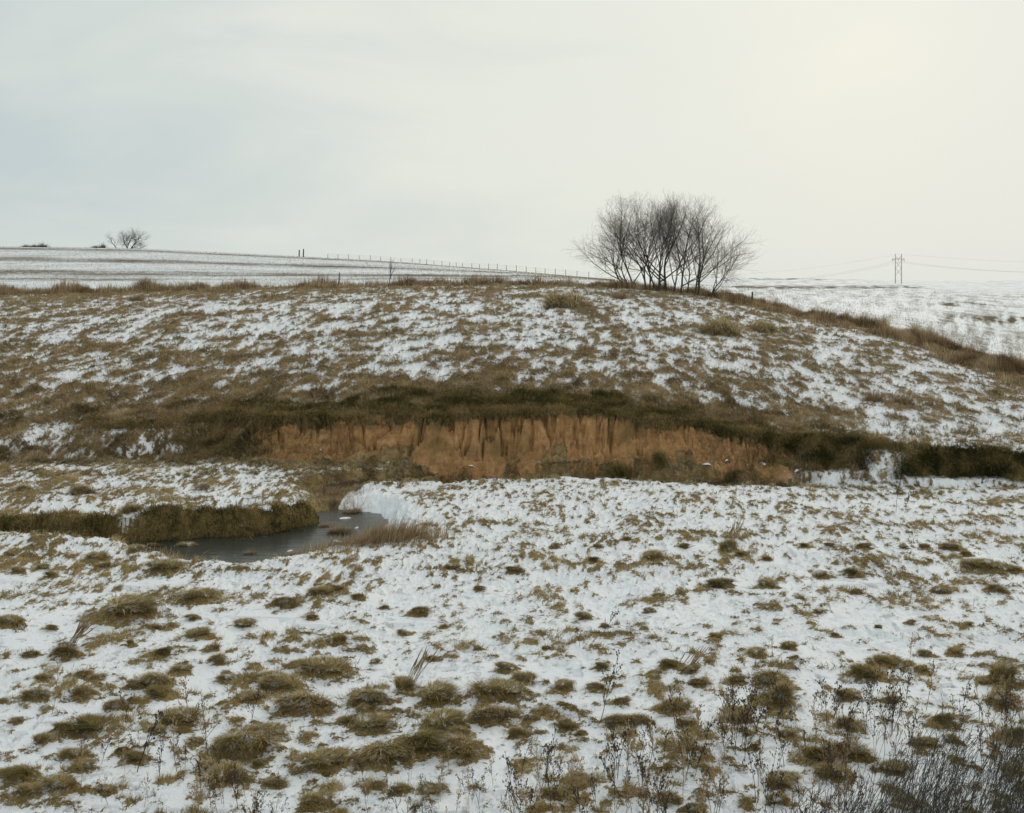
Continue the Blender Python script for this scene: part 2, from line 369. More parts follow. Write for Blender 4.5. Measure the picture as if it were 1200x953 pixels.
def ground_material():
    m, t, L = new_mat('snowy_ground')
    tc = N(t, 'ShaderNodeTexCoord').outputs['Object']
    at = N(t, 'ShaderNodeAttribute', attribute_name='mask'); sp = N(t, 'ShaderNodeSeparateColor'); L.new(at.outputs['Color'], sp.inputs[0])
    at2 = N(t, 'ShaderNodeAttribute', attribute_name='mask2'); sp2 = N(t, 'ShaderNodeSeparateColor'); L.new(at2.outputs['Color'], sp2.inputs[0])
    G, E, D = sp.outputs[0], sp.outputs[1], sp.outputs[2]
    FI, ST, DK = sp2.outputs[0], sp2.outputs[1], sp2.outputs[2]
    pos = N(t, 'ShaderNodeSeparateXYZ'); L.new(tc, pos.inputs[0])
    # crumbly edge between snow and grass
    fine = noise(t, tc, 9, 4, .65, (1, 1.6, 1)); vfine = noise(t, tc, 38, 3, .6, (1, 1.5, 1))
    e = mth(t, 'ADD', G, mth(t, 'MULTIPLY', mth(t, 'SUBTRACT', fine, .5), 1.5))
    e = mth(t, 'ADD', e, mth(t, 'MULTIPLY', mth(t, 'SUBTRACT', vfine, .5), 1.3))
    g = mth(t, 'MULTIPLY', mth(t, 'SUBTRACT', e, .47), 9, None, True)
    # field: crop rows, furrows and stubble poking through thin snow
    fn = noise(t, tc, 1.5, 6, .85, (1, .8, 1)); fn2 = noise(t, tc, .10, 3, .5, (.5, 1.6, 1))
    fs = mth(t, 'ADD', mth(t, 'MULTIPLY', mth(t, 'SUBTRACT', fn, .5), 2.4), mth(t, 'MULTIPLY', mth(t, 'SUBTRACT', fn2, .5), 1.0))
    fs = mth(t, 'ADD', fs, mth(t, 'SUBTRACT', mth(t, 'MULTIPLY', ST, .95), .30))
    fs = mth(t, 'MULTIPLY', mth(t, 'ADD', fs, .20), 1.5, None, True)
    mk = N(t, 'ShaderNodeMix', data_type='FLOAT'); L.new(FI, mk.inputs[0]); L.new(g, mk.inputs[2]); L.new(fs, mk.inputs[3]); g = mk.outputs[0]
    # colours
    gn_ = noise(t, tc, 3.0, 5, .7, (1, 1.4, 1)); gn2 = noise(t, tc, .35, 2, .5)
    gsum = mth(t, 'ADD', mth(t, 'MULTIPLY', gn_, .75), mth(t, 'MULTIPLY', gn2, .3))
    grass = ramp(t, gsum, [(.32, (.075, .055, .025)), (.45, (.17, .122, .056)), (.56, (.27, .195, .096)), (.72, (.38, .285, .155))])
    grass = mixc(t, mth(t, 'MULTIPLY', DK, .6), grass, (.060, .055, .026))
    soil = ramp(t, gn_, [(.35, (.07, .05, .03)), (.6, (.16, .12, .07))])
    olive = N(t, 'ShaderNodeMix', data_type='RGBA', blend_type='MULTIPLY'); olive.inputs[0].default_value = 1; L.new(grass, olive.inputs[6]); olive.inputs[7].default_value = (1.12, 1.12, .95, 1)
    nearf = mth(t, 'MULTIPLY', mth(t, 'SUBTRACT', 34, pos.outputs['Y']), .25, None, True)
    grass = mixc(t, nearf, grass, olive.outputs[2])
    sg = mixc(t, FI, grass, soil)
    en = noise(t, tc, 1.8, 6, .7, (1.6, 1.6, .8)); en2 = noise(t, tc, 11, 4, .7, (1, 1, .45)); en3 = noise(t, tc, .8, 3, .6, (1, 1, 5.0))
    es = mth(t, 'ADD', mth(t, 'MULTIPLY', en, .45), mth(t, 'ADD', mth(t, 'MULTIPLY', en2, .30), mth(t, 'MULTIPLY', en3, .30)))
    earth = ramp(t, es, [(.36, (.15, .085, .042)), (.44, (.30, .17, .082)), (.52, (.43, .242, .108)), (.60, (.53, .32, .155)), (.70, (.62, .43, .24))])
    earth = mixc(t, mth(t, 'MULTIPLY', mth(t, 'SUBTRACT', noise(t, tc, .55, 3, .6, (1, .3, 1.6)), .47), 5, None, True), earth, (.25, .155, .066))
    gu = N(t, 'ShaderNodeAttribute', attribute_name='gully'); earth = mixc(t, gu.outputs['Fac'], earth, (.17, .10, .045))  # painted shade: gully recesses darkened in the clay colour, on top of real depth shading
    ef = mth(t, 'MULTIPLY', mth(t, 'SUBTRACT', mth(t, 'ADD', E, mth(t, 'MULTIPLY', mth(t, 'SUBTRACT', noise(t, tc, 4.5, 5, .7), .5), 1.3)), .46), 7, None, True); ef = mth(t, 'MULTIPLY', ef, mth(t, 'MULTIPLY', E, 5, None, True))
    under = mixc(t, ef, sg, earth)
    wet = mixc(t, D, under, (.035, .026, .016))
    sn = noise(t, tc, .7, 4, .6)
    snow = ramp(t, sn, [(.3, (.80, .83, .88)), (.7, (.86, .88, .91))])
    col = mixc(t, g, snow, wet)
    rough = mth(t, 'ADD', .55, mth(t, 'MULTIPLY', g, .35))
    bn = noise(t, tc, 7, 5, .6); bn2 = noise(t, tc, 45, 4, .65)
    hh = mth(t, 'ADD', mth(t, 'MULTIPLY', bn, .05), mth(t, 'MULTIPLY', bn2, .012))
    hh = mth(t, 'ADD', hh, mth(t, 'MULTIPLY', mth(t, 'MULTIPLY', g, -1), .02))
    hh = mth(t, 'ADD', hh, mth(t, 'MULTIPLY', mth(t, 'MULTIPLY', ef, es), .10))
    b = N(t, 'ShaderNodeBump'); b.inputs['Strength'].default_value = .8; b.inputs['Distance'].default_value = 1.0; L.new(hh, b.inputs['Height'])
    pr = principled(t, col, rough, .1, b.outputs[0])
    return m
def blade_material(name, stops, trans=.25, snow=0):
    m, t, L = new_mat(name)
    a = N(t, 'ShaderNodeAttribute', attribute_name='tint')
    tc = N(t, 'ShaderNodeTexCoord').outputs['Object']
    f = mth(t, 'ADD', a.outputs['Fac'], mth(t, 'MULTIPLY', mth(t, 'SUBTRACT', noise(t, tc, 1.3, 3), .5), .35))
    col = ramp(t, f, stops)
    if snow:      # snow caught in small pockets among the blades
        gp = N(t, 'ShaderNodeNewGeometry').outputs['Position']
        s = mth(t, 'MULTIPLY', mth(t, 'SUBTRACT', mth(t, 'ADD', mth(t, 'MULTIPLY', noise(t, gp, 6, 3, .6, (1, 1.5, 1)), .6), mth(t, 'MULTIPLY', noise(t, gp, 24, 2, .6), .4)), snow), 16, None, True)
        col = mixc(t, s, col, (.80, .82, .86))
    d = N(t, 'ShaderNodeBsdfDiffuse'); L.new(col, d.inputs[0]); r = N(t, 'ShaderNodeBsdfTranslucent'); L.new(col, r.inputs[0])
    x = N(t, 'ShaderNodeMixShader'); x.inputs[0].default_value = trans; L.new(d.outputs[0], x.inputs[1]); L.new(r.outputs[0], x.inputs[2])
    o = N(t, 'ShaderNodeOutputMaterial'); L.new(x.outputs[0], o.inputs[0]); return m
M_GROUND = ground_material()
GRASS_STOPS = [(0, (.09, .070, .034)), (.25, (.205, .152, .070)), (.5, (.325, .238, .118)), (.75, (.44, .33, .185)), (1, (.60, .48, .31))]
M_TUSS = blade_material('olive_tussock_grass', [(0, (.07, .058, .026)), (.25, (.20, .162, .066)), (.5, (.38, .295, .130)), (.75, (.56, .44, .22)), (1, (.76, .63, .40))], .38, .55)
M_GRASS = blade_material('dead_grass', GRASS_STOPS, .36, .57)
M_GREEN = blade_material('green_grass', [(0, (.06, .058, .024)), (.3, (.16, .145, .055)), (.55, (.29, .225, .095)), (1, (.50, .38, .20))])
M_WEED = blade_material('dry_weed', [(0, (.12, .08, .052)), (.35, (.28, .195, .11)), (.65, (.43, .32, .19)), (1, (.62, .49, .33))], .1)
M_STALK = blade_material('dark_stalk', [(0, (.035, .028, .024)), (.5, (.075, .058, .046)), (1, (.15, .115, .085))], .05)
M_THICK = blade_material('thicket', [(0, (.05, .048, .042)), (.5, (.11, .102, .082)), (1, (.20, .18, .14))], .05)

# ---------------------------------------------------------------- the ground sheet
def seg(a, b, n): return np.linspace(a, b, n, endpoint=False)
def build_ground():
    near = 1 / np.linspace(1 / 11.5, 1 / 33.5, 560, endpoint=False)
    g = np.concatenate([seg(2, 11.5, 40), near, seg(33.5, 36.0, 70), seg(36.0, 38.2, 130), seg(38.2, 41.5, 90),
                        1 / np.linspace(1 / 41.5, 1 / 92, 340, endpoint=False), np.geomspace(92, 320, 150, endpoint=False), np.geomspace(320, 5200, 80)])
    tm = np.linspace(-.52, .52, 1050)
    sd_ = .52 + np.cumsum(np.geomspace(.0012, .05, 75))
    t = np.concatenate([-sd_[::-1], tm, sd_])
    Gy, T = np.meshgrid(g, t, indexing='ij')
    wgt = sst(20, 34, Gy) * (1 - sst(41.5, 60, Gy))
    Y = Gy.copy()
    for _ in range(4): Y = Gy + wgt * (bank_y(T * Y) - 36.7)
    X = T * Y
    shp = X.shape; x = X.ravel(); y = Y.ravel()
    z, S, d, w, cl, cd, sx, sy = base_height(x, y, True)
    h, gr, field, steep, nch = detail(x, y, z, S, d, w, cl, cd)
    z = z + h * (1 - sst(.05, .2, S) * (1 - sst(.9, 1, S)) * cl)
    n1 = fbm(x / 1.4, y / 1.0, 3, 30)
    # earth on the bare face
    ex = sst(-11.2, -9.3, x + .6 * n1) * (1 - sst(8.8, 10.6, x + .5 * n1))
    top = np.interp(x, [-11, -8, -5, -2, 4, 7, 10], [.72, .80, .84, .90, .92, .80, .55]) + .09 * n1 + .05 * fbm(x * 3, y * 2, 2, 18); top = np.minimum(top, .95)
    earth = sst(-.02, .03, S) * (1 - sst(top - .03, top + .04, S)) * ex
    earth = np.maximum(earth, ex * sst(-.55, -.1, d) * (1 - sst(.3, .6, S)) * .8)
    slumps = fbm(x / 1.1, y * 0 + .5, 3, 31)
    earth = earth * (1 - .8 * sst(.7, 1.5, slumps) * (1 - sst(.2, .5, S))) 
    bankg = sst(.02, .1, S) * (1 - sst(.93, 1.0, S))         # any bank face: no snow
    lowface = sst(-1.0, -.3, d) * (1 - sst(.0, .1, S)) * cliffness(x) 
    gap = np.exp(-((x - 12.0 - (y - 35.0) * .7) / 1.15) ** 2)              # snowy slump between the two bank pieces
    leftsl = sst(-11.4, -9.6, x + .5 * n1) * .55
    gr = np.maximum(gr, np.where(x < -9.5, bankg * .0, bankg * 1.3) * (1 - gap))
    gr = np.maximum(gr, cliffness(x) * sst(-1.15, -.8, d + .15 * n1) * 1.1 * (1 - sst(.4, .6, S)))
    gr = np.maximum(gr, cliffness(x) * (y > 34.6) * (1 - sst(.25, .6, cd)) * (d < .3) * 1.0)
    gr = np.maximum(gr, 1.2 * leftsl * bankg * (1 - gap))
    gr = gr + sst(-13, -10, x) * (1 - sst(-9.5, -8.5, x)) * bankg * .2
    gg = gap * sst(-1, 0, d) * (1 - sst(2.2, 3.2, d)); gr = gr * (1 - gg) + gg * (.44 + .22 * fbm(x / .25, y / .3, 4, 29))
    # brown slope above the cliff lip
    upw = np.interp(x, [-16, -12, -9, -4, 3, 6, 9, 11, 13], [0, .0, 1.2, 2.0, 1.8, 1.2, .7, .4, 0])
    slope_g = (1 - sst(upw * .8, upw * 1.15 + .05, (d - w) + .7 * n1)) * sst(.9, 1, S) * (upw > .05)
    gr = np.maximum(gr, 1.5 * slope_g)
    # stream banks
    farb = (sy > .1) * (x < -4.5)
    bt = (1 - .9 * sst(30.2, 31.5, y)) * sst(-.3, .0, cd) * (1 - sst(.4, .9, cd - .2 * n1)) * farb * 1.4
    # rough grass band following the left channel bank
    gr = np.maximum(gr, bt)
    eastb = (sx > .35) * (x > -5.2) * (x < -2) * (y > 28.3) * (y < 33.8)
    gr = np.where(eastb & (cd < 1.0), gr - .8 * sst(-.05, .1, cd), gr)
    gr = np.maximum(gr, .95 * (1 - sst(.2, 1.2, np.abs(cd))) * (x < -4.3) * (y > 31.5) * (y < 35.8) * (1 - eastb))
    frontb = (sy < -.1) * (x > -8.5) * (x < -3) * (y < 28)
    gr = np.maximum(gr, frontb * (1 - sst(.1, 1.3, cd)) * (.62 + .25 * n1))
    gr = np.where((cd > .15) & (d < -.35) & (y > 34.2) & (x > -5) & (x < 12), gr - .12, gr)
    mar = 1 - sst(.4, 2.0, margin(x, y) * np.interp(x, [10, 18], [1, .68]) + .6 * n1)
    gr = np.maximum(gr, mar * 1.1 * np.interp(y, [50, 90], [1, .85]))
    field = field * (1 - mar)
    wet = (1 - sst(-.15, .12, cd)) * (S < .05) * (y < 36) * .8
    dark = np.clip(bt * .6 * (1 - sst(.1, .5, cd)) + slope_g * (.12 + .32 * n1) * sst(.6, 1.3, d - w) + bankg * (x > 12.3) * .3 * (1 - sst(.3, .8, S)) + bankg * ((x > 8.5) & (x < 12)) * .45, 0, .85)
    # strips across the left fields and the thin brown lines on the right
    u = 600 + F * x / y
    bl = lambda yc, wd, k: k * np.exp(-((y * (1 + .02 * gn(u / 90, y * 0, 33)) + .02 * (u - 100) * (u < 600) * yc / 130 - yc) / wd) ** 2)
    strips = (u < 720) * (bl(108, 3, .4) + bl(126, 6, .62) + bl(132, 2.5, .3) + bl(174, 9, .6) + bl(243, 12, .6) + bl(281, 5, .8) + .24)
    strips = strips * (.75 + .35 * gn(u / 60, y / 9, 34)) 
    rs = lambda u0, u1, v, wd, k: k * sst(u0 - 8, u0 + 8, u) * (1 - sst(u1 - 8, u1 + 8, u)) * np.exp(-((V0 + F * (EYE - z) / y - v) / wd) ** 2)
    vv_ = V0 + F * (EYE - z) / y
    sn_ = np.clip(.75 + .55 * fbm(u / 14, y / 30, 3, 24), .1, 1.3)
    strips = strips + sn_ * (u > 800) * (rs(860, 1078, 336.5, 1.6, .62) + rs(1090, 1165, 356.5, 2.0, .45) + rs(1105, 1230, 375, 4.5, .55) + rs(870, 1062, 326.8, 1.3, .4) + .24 + .08 * sst(345, 400, vv_))
    A = np.stack([gr, earth, wet, np.ones_like(x)], -1); B = np.stack([field, np.clip(strips, 0, 1), dark, np.ones_like(x)], -1)
    nr, nc = shp; i = np.arange((nr - 1) * nc).reshape(nr - 1, nc)[:, :-1].ravel()
    Q = np.stack([i, i + 1, i + nc + 1, i + nc], -1)
    V = np.stack([x, y, z], -1)
    me = mesh_np('ground', V, [Q], M_GROUND, {'mask': A, 'mask2': B, 'gully': (1 - sst(0, .22, gully(x, y))) * sst(.08, .3, S) * .55 * sst(-.15, .35, gn(x * 1.3, (y - bank_y(x)) * 1.6, 13))}, True)  # gully attribute: how strongly shade is painted into the recesses of the clay face
    o = tag(link('ground', me), None, None, None, 'structure')
    return dict(shape=shp, V=V, gr=gr, earth=earth, field=field, dark=dark, S=S, d=d, w=w, cl=cl, cd=cd, slope=slope_g, mar=mar, strips=strips, sx=sx, sy=sy, bt=bt, bankg=bankg, gap=gap)
GD = build_ground()

# water
def build_water():
    m, t, L = new_mat('still_water')
    tc = N(t, 'ShaderNodeTexCoord').outputs['Object']
    b = N(t, 'ShaderNodeBump'); b.inputs['Strength'].default_value = .5; b.inputs['Distance'].default_value = .03
    L.new(noise(t, tc, 2.5, 4, .6, (.5, 2.5, 1)), b.inputs['Height'])
    p = principled(t, (.045, .05, .042), .22, .4, b.outputs[0])
    V = np.array([(-60, 22, -.5), (-3, 22, -.5), (-3, 35, -.5), (-60, 35, -.5)], float)
    xs = np.linspace(-60, -3, 58); ys = np.linspace(24, 33.5, 12)
    X, Y = np.meshgrid(xs, ys, indexing='ij'); V = np.stack([X.ravel(), Y.ravel(), np.full(X.size, -.47)], -1)
    i = np.arange(57 * 12).reshape(57, 12)[:, :-1].ravel(); Q = np.stack([i, i + 12, i + 13, i + 1], -1)
    tag(link('water', mesh_np('water', V, [Q], m)), kind='structure')
build_water()

# ---------------------------------------------------------------- blades and stems
def blades(P, L_, Wd, az, lean, curl, tint, seed=0, base_tint=None):
    """5 vertex strips: P root (n,3); az heading of the lean; lean 0 upright .. 1 flat"""
    n = len(P)
    a0 = lean * np.pi / 2 * .9; a1 = np.clip(a0 + curl, 0, 2.4)
    hx, hy = np.cos(az), np.sin(az)
    d0 = np.stack([hx * np.sin(a0), hy * np.sin(a0), np.cos(a0)], -1); d1 = np.stack([hx * np.sin(a1), hy * np.sin(a1), np.cos(a1)], -1)
    r = np.random.default_rng(seed).random(n) * 2 * np.pi
    wv = np.stack([-hy * np.cos(r * .15), hx * np.cos(r * .15), .5 * np.sin(r)], -1)
    w = (Wd * .5)[:, None]; L2 = (L_ * .5)[:, None]
    m = P + d0 * L2; e = m + d1 * L2
    V = np.stack([P - wv * w, P + wv * w, m - wv * w * .8, m + wv * w * .8, e], 1).reshape(-1, 3)
    i = np.arange(n) * 5
    F1 = np.stack([i, i + 1, i + 3, i + 2], -1); F2 = np.stack([i + 2, i + 3, i + 4], -1)
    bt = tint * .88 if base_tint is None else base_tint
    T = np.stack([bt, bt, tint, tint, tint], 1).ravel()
    return V, [F1, F2], T
def tubes(PL, R, sides=3):
    """PL (B,k,3) polylines, R (B,k) radii"""
    B, k, _ = PL.shape
    d = np.gradient(PL, axis=1); d /= np.linalg.norm(d, axis=2, keepdims=True) + 1e-9
    up = np.where(np.abs(d[..., 2:3]) > .9, np.array([1., 0, 0]), np.array([0, 0, 1.]))
    a = np.cross(d, up); a /= np.linalg.norm(a, axis=2, keepdims=True) + 1e-9; b = np.cross(d, a)
    an = np.arange(sides) * 2 * np.pi / sides
    ring = PL[:, :, None, :] + R[:, :, None, None] * (a[:, :, None, :] * np.cos(an)[None, None, :, None] + b[:, :, None, :] * np.sin(an)[None, None, :, None])
    V = ring.reshape(-1, 3)
    base = (np.arange(B) * k * sides)[:, None, None] + (np.arange(k - 1) * sides)[None, :, None]
    s = np.arange(sides)[None, None, :]; s2 = (s + 1) % sides
    Q = np.stack([base + s, base + s2, base + s2 + sides, base + s + sides], -1).reshape(-1, 4)
    return V, Q
def jit(n, a, b, r=RNG): return r.uniform(a, b, n)

def scatter_grass():
    r = np.random.default_rng(21)
    V = GD['V']; nr, nc = GD['shape']; x, y = V[:, 0], V[:, 1]
    u = 600 + F * x / np.maximum(y, 1)
    infr = (u > -60) & (u < 1260) & (y > 11.8)
    ef = GD['earth']; gr = GD['gr']
    def pick(wt, n):
        c = np.cumsum(wt); i = np.searchsorted(c, r.random(n) * c[-1])
        i = np.clip(i, 0, len(wt) - nc - 2)
        a, b = r.random(n)[:, None], r.random(n)[:, None]
        return i, V[i] * (1 - a) * (1 - b) + V[i + 1] * a * (1 - b) + V[i + nc] * (1 - a) * b + V[i + nc + 1] * a * b
    def comb(p):       # heading in which the grass has been laid down
        return 2.2 * fbm(p[:, 0] / 1.6, p[:, 1] / 1.6, 2, 35) + -np.pi / 2 + r.normal(0, .55, len(p))
    last = (np.arange(len(x)) % nc) == nc - 1
    ok = infr & ~last & (np.arange(len(x)) < len(x) - nc - 2)
    gm = sst(.50, .72, gr + .25 * r.standard_normal(len(x)) * .5)
    # 1 meadow in front of the bank
    w = ok * gm * (GD['d'] < -.1) * (GD['cd'] > -.05) * (y < 37); i, p = pick(w, 220000)
    s = p[:, 1] / 15
    Vv, Ff, T = blades(p, jit(len(p), .05, .15, r) * s ** .5, .0055 * s, comb(p), jit(len(p), .45, .95, r), jit(len(p), 0, .7, r),
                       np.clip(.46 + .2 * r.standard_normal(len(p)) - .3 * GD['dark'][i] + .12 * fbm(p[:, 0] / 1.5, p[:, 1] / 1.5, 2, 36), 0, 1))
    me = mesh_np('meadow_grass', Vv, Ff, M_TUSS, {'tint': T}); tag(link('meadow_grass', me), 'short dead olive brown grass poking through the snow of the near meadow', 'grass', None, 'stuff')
    # 2 hillside
    w = ok * gm * ((GD['d'] > GD['w']) | ((GD['d'] > -.3) & (GD['cl'] < .6) & (x < 12))) * (GD['field'] < .5) * (GD['mar'] < .9) * (y < 92) * (1 - .9 * GD['slope']); i, p = pick(w, 230000)
    s = p[:, 1] / 50
    clump = fbm(p[:, 0] / .9, p[:, 1] / .6, 3, 5)
    Vv, Ff, T = blades(p, jit(len(p), .14, .40, r) * (.85 + .3 * np.clip(clump, -1, 2)), .017 * s, comb(p), jit(len(p), .2, .85, r), jit(len(p), .1, .9, r),
                       np.clip(.45 + .2 * r.standard_normal(len(p)) + .22 * fbm(p[:, 0] / 1.3, p[:, 1] / 2, 3, 37), 0, 1))
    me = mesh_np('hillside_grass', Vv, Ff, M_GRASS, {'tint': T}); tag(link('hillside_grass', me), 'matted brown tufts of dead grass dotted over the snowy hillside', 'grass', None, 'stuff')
    # 3 dark turf hanging over the bare bank
    topf = (GD['S'] > .78) * (1 - GD['earth'])
    w = ok * (GD['slope'] + topf * (GD['bankg'] > .2)) * (GD['d'] < GD['w'] + 4) * (x > -16) * (x < 13); i, p = pick(w, 90000)
    az = -np.pi / 2 + r.normal(0, .5, len(p)) + .6 * fbm(p[:, 0] / 1.5, p[:, 1] / 2, 2, 38)
    Vv, Ff, T = blades(p, jit(len(p), .12, .38, r), .015 + 0 * p[:, 0], az, jit(len(p), .2, .9, r), jit(len(p), .3, 1.3, r),
                       np.clip(.40 + .2 * r.standard_normal(len(p)) + .22 * fbm(p[:, 0] / 1.3, p[:, 1] / .7, 2, 39) + .25 * (1 - sst(0, .6, GD['d'][i] - GD['w'][i])), 0, 1))
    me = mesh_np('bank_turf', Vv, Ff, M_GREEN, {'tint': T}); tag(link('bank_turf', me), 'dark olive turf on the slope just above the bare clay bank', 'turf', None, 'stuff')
    # 4 grass on stream banks and right hand bank face, wisps on the clay
    w = ok * (sst(.3, .8, GD['bt']) + 1.2 * (GD['bankg'] > .15) * (sst(8.0, 9.2, x) + (x < 0) * (1 - sst(-8.8, -8, x)) * sst(-12.2, -10.6, x) * .45) * (1 - GD['gap']) * (1 - .8 * GD['earth'])); i, p = pick(w, 55000)
    az = -np.pi / 2 + r.normal(0, .6, len(p))
    Vv, Ff, T = blades(p, jit(len(p), .10, .42, r) * (1 + .3 * fbm(p[:, 0] / 1.1, p[:, 1], 2, 25)).clip(.4, 2), .014 + 0 * p[:, 0], az, jit(len(p), .3, .95, r), jit(len(p), .4, 1.3, r),
                       np.clip(.42 + .2 * r.standard_normal(len(p)) + .38 * fbm(p[:, 0] / .8, p[:, 1] / .5, 3, 40) - .03 * (x[i] > 12.3), 0, 1))
    me = mesh_np('bank_grass', Vv, Ff, M_GREEN, {'tint': T}); tag(link('bank_grass', me), 'long drooping grass on the shaded banks of the stream', 'grass', None, 'stuff')
    w = ok * (GD['earth'] > .5) * (GD['bankg'] > .1) * (.7 * (x < -5.5) + .05 + .7 * (x > 6.5)); i, p = pick(w, 5500)
    az = -np.pi / 2 + r.normal(0, .7, len(p))
    Vv, Ff, T = blades(p, jit(len(p), .10, .3, r), .012 + 0 * p[:, 0], az, jit(len(p), .3, .9, r), jit(len(p), .3, 1.3, r), np.clip(.5 + .2 * r.standard_normal(len(p)), 0, 1))
    me = mesh_np('clay_wisps', Vv, Ff, M_GRASS, {'tint': T}); tag(link('bank_wisps', me), 'thin dead wisps rooted in the bare clay face', 'grass', None, 'stuff')
    # 5 the weedy margin along the crest and the field edge
    mg = (1 + 1.2 * sst(13, 18, x)) * (1 - sst(.3, 2.6, margin(x, y) + .6 * fbm(x / 4, y / 4, 2, 41)))
    dens = np.clip(.75 + .45 * fbm(x / 3.5, y / 3, 3, 42), .12, 1.6)
    w = ok * mg * dens; i, p = pick(w, 95000)
    p[:, 2] -= .03
    hh = (.46 + .3 * np.clip(fbm(p[:, 0] / 3.5, p[:, 1] / 3, 3, 42), -1, 2)) * np.interp(p[:, 0], [-30, 8, 16, 20, 40], [1.15, 1.0, .95, 1.0, 1.05]) * jit(len(p), .3, 1.15, r) * np.exp(.25 * gn(p[:, 0] * 1.7, p[:, 1], 28) * 2)
    Vv, Ff, T = blades(p, np.clip(hh, .12, 1.3), .012 + .022 * (p[:, 1] / 85), r.random(len(p)) * 6.28, jit(len(p), .0, .28, r), jit(len(p), 0, .35, r),
                       np.clip(.48 + .22 * r.standard_normal(len(p)) + .22 * fbm(p[:, 0] / 1.8, p[:, 1] / 2, 3, 43), 0, 1))
    me = mesh_np('margin_weeds', Vv, Ff, M_WEED, {'tint': T}); tag(link('margin_weeds', me), 'brown band of standing dead weeds along the crest and the field edge', 'weeds', None, 'stuff')
    # 6 stubble and sprouts in the far fields
    w = ok * (GD['field'] > .5) * (GD['strips'] + .12) * (y < 420) * (GD['strips'] > .0); i, p = pick(w, 60000)
    s = p[:, 1] / 100
    Vv, Ff, T = blades(p, jit(len(p), .08, .2, r) * (1 + .25 * s), .022 * s, r.random(len(p)) * 6.28, jit(len(p), .1, .6, r), jit(len(p), 0, .6, r), np.clip(.5 + .25 * r.standard_normal(len(p)), 0, 1))
    me = mesh_np('crop_stubble', Vv, Ff, M_GREEN, {'tint': T}); tag(link('crop_stubble', me), 'rows of stubble and sprouts in the snow covered far fields', 'stubble', None, 'stuff')
    # 7 brush around the pond
    cx = np.array([(-2.9, 26.5, 1.2, .5, 1.0), (-3.8, 26.2, 1.0, .5, .7), (-4.9, 25.9, 1.2, .5, .5), (-5.9, 25.6, 1.5, .6, .45), (-7.6, 25.3, 1.5, .6, .35), (-4.0, 27.6, .5, .5, .5), (-5.6, 33.2, 1.0, 1.1, .45), (-4.9, 31.7, .5, .8, .3)])
    PP = []; HH = []
    for (a, b, ra, rb, k) in cx:
        n = int(1700 * k); q = r.normal(0, .5, (n, 2)); PP.append(np.stack([a + q[:, 0] * ra, b + q[:, 1] * rb], -1)); HH.append(np.full(n, .18 + .34 * k))
    PP = np.concatenate(PP); HH = np.concatenate(HH); zz = ground_z(PP[:, 0], PP[:, 1]) - .02
    keep = zz > -.62; PP, HH, zz = PP[keep], HH[keep], zz[keep]
    p = np.column_stack([PP, zz]); 
    Vv, Ff, T = blades(p, HH * jit(len(p), .4, 1.2, r), .011 + 0 * HH, r.normal(.3, .9, len(p)), jit(len(p), .1, .75, r), jit(len(p), 0, .5, r), np.clip(.5 + .22 * r.standard_normal(len(p)), 0, 1))
    me = mesh_np('pond_brush', Vv, Ff, M_WEED, {'tint': T}); tag(link('pond_brush', me), 'thin brown brush and sedge around the edge of the little pond', 'brush', None, 'stuff')
scatter_grass()

# ---------------------------------------------------------------- single tussocks
def tussock_mesh(name, seed, mat, n=1300, spread=.62, hgt=.30, up=.0, blw=.014, ln=(.16, .46)):
    """a matted mound of several lobes with combed, bent over blades"""
    r = np.random.default_rng(seed); nl = 3 + seed % 3
    lobes = [(r.uniform(-.27, .27), r.uniform(-.13, .13), r.uniform(.16, .27), r.uniform(.6, 1.1)) for _ in range(nl)]
    def top(X, Y):
        z = np.full(np.shape(X), -.09)
        for a, b, c, k in lobes:
            q2 = np.hypot((X - a), (Y - b) / spread) / c
            z = np.maximum(z, hgt * k * (1 - q2 ** 2) - .06)
        return z + .035 * gn(X * 9 + seed, Y * 9, 9)
    g = np.linspace(-.62, .62, 40); X, Y = np.meshgrid(g, g * .75, indexing='ij'); Z = top(X, Y)
    V0_ = np.stack([X.ravel(), Y.ravel(), Z.ravel()], -1); i = np.arange(39 * 40).reshape(39, 40)[:, :-1].ravel()
    Q0 = np.stack([i, i + 40, i + 41, i + 1], -1); zf = Z.ravel(); Q0 = Q0[(zf[Q0].max(1) > -.06)]
    X = r.uniform(-.6, .6, n * 6); Y = r.uniform(-.42, .42, n * 6); k = top(X, Y) > -.035 + r.normal(0, .02, n * 6); X = X[k][:n]; Y = Y[k][:n]; n = len(X)
    P = np.stack([X, Y, top(X, Y) - .02], -1); e = .03
    gx = -(top(X + e, Y) - top(X - e, Y)) / (2 * e); gy = -(top(X, Y + e) - top(X, Y - e)) / (2 * e)
    cd_ = r.choice([-.5, -2.6, -1.2, -2.0, .1]) + r.normal(0, .2)
    az = np.arctan2(gy * .45 + .75 * np.sin(cd_) - .15, gx * .45 + .75 * np.cos(cd_)) + r.normal(0, .38, n) + .5 * gn(X * 3, Y * 3, 12)
    lean = np.clip(.50 + r.normal(0, .22, n) - up, .02, .98)
    tint = np.clip(np.where(r.random(n) < .5, .42, .74) + .16 * r.standard_normal(n) + .28 * gn(X * 3.5, Y * 4, 5 + seed % 9) + .5 * (P[:, 2] - .08), 0, 1)
    Vb, Fb, T = blades(P, r.uniform(*ln, n), np.full(n, blw), az, lean, r.uniform(.1, .8, n), tint, seed)
    V = np.concatenate([V0_, Vb]); T = np.concatenate([np.full(len(V0_), .36), T])
    return mesh_np(name, V, [Q0] + [f + len(V0_) for f in Fb], mat, {'tint': T})
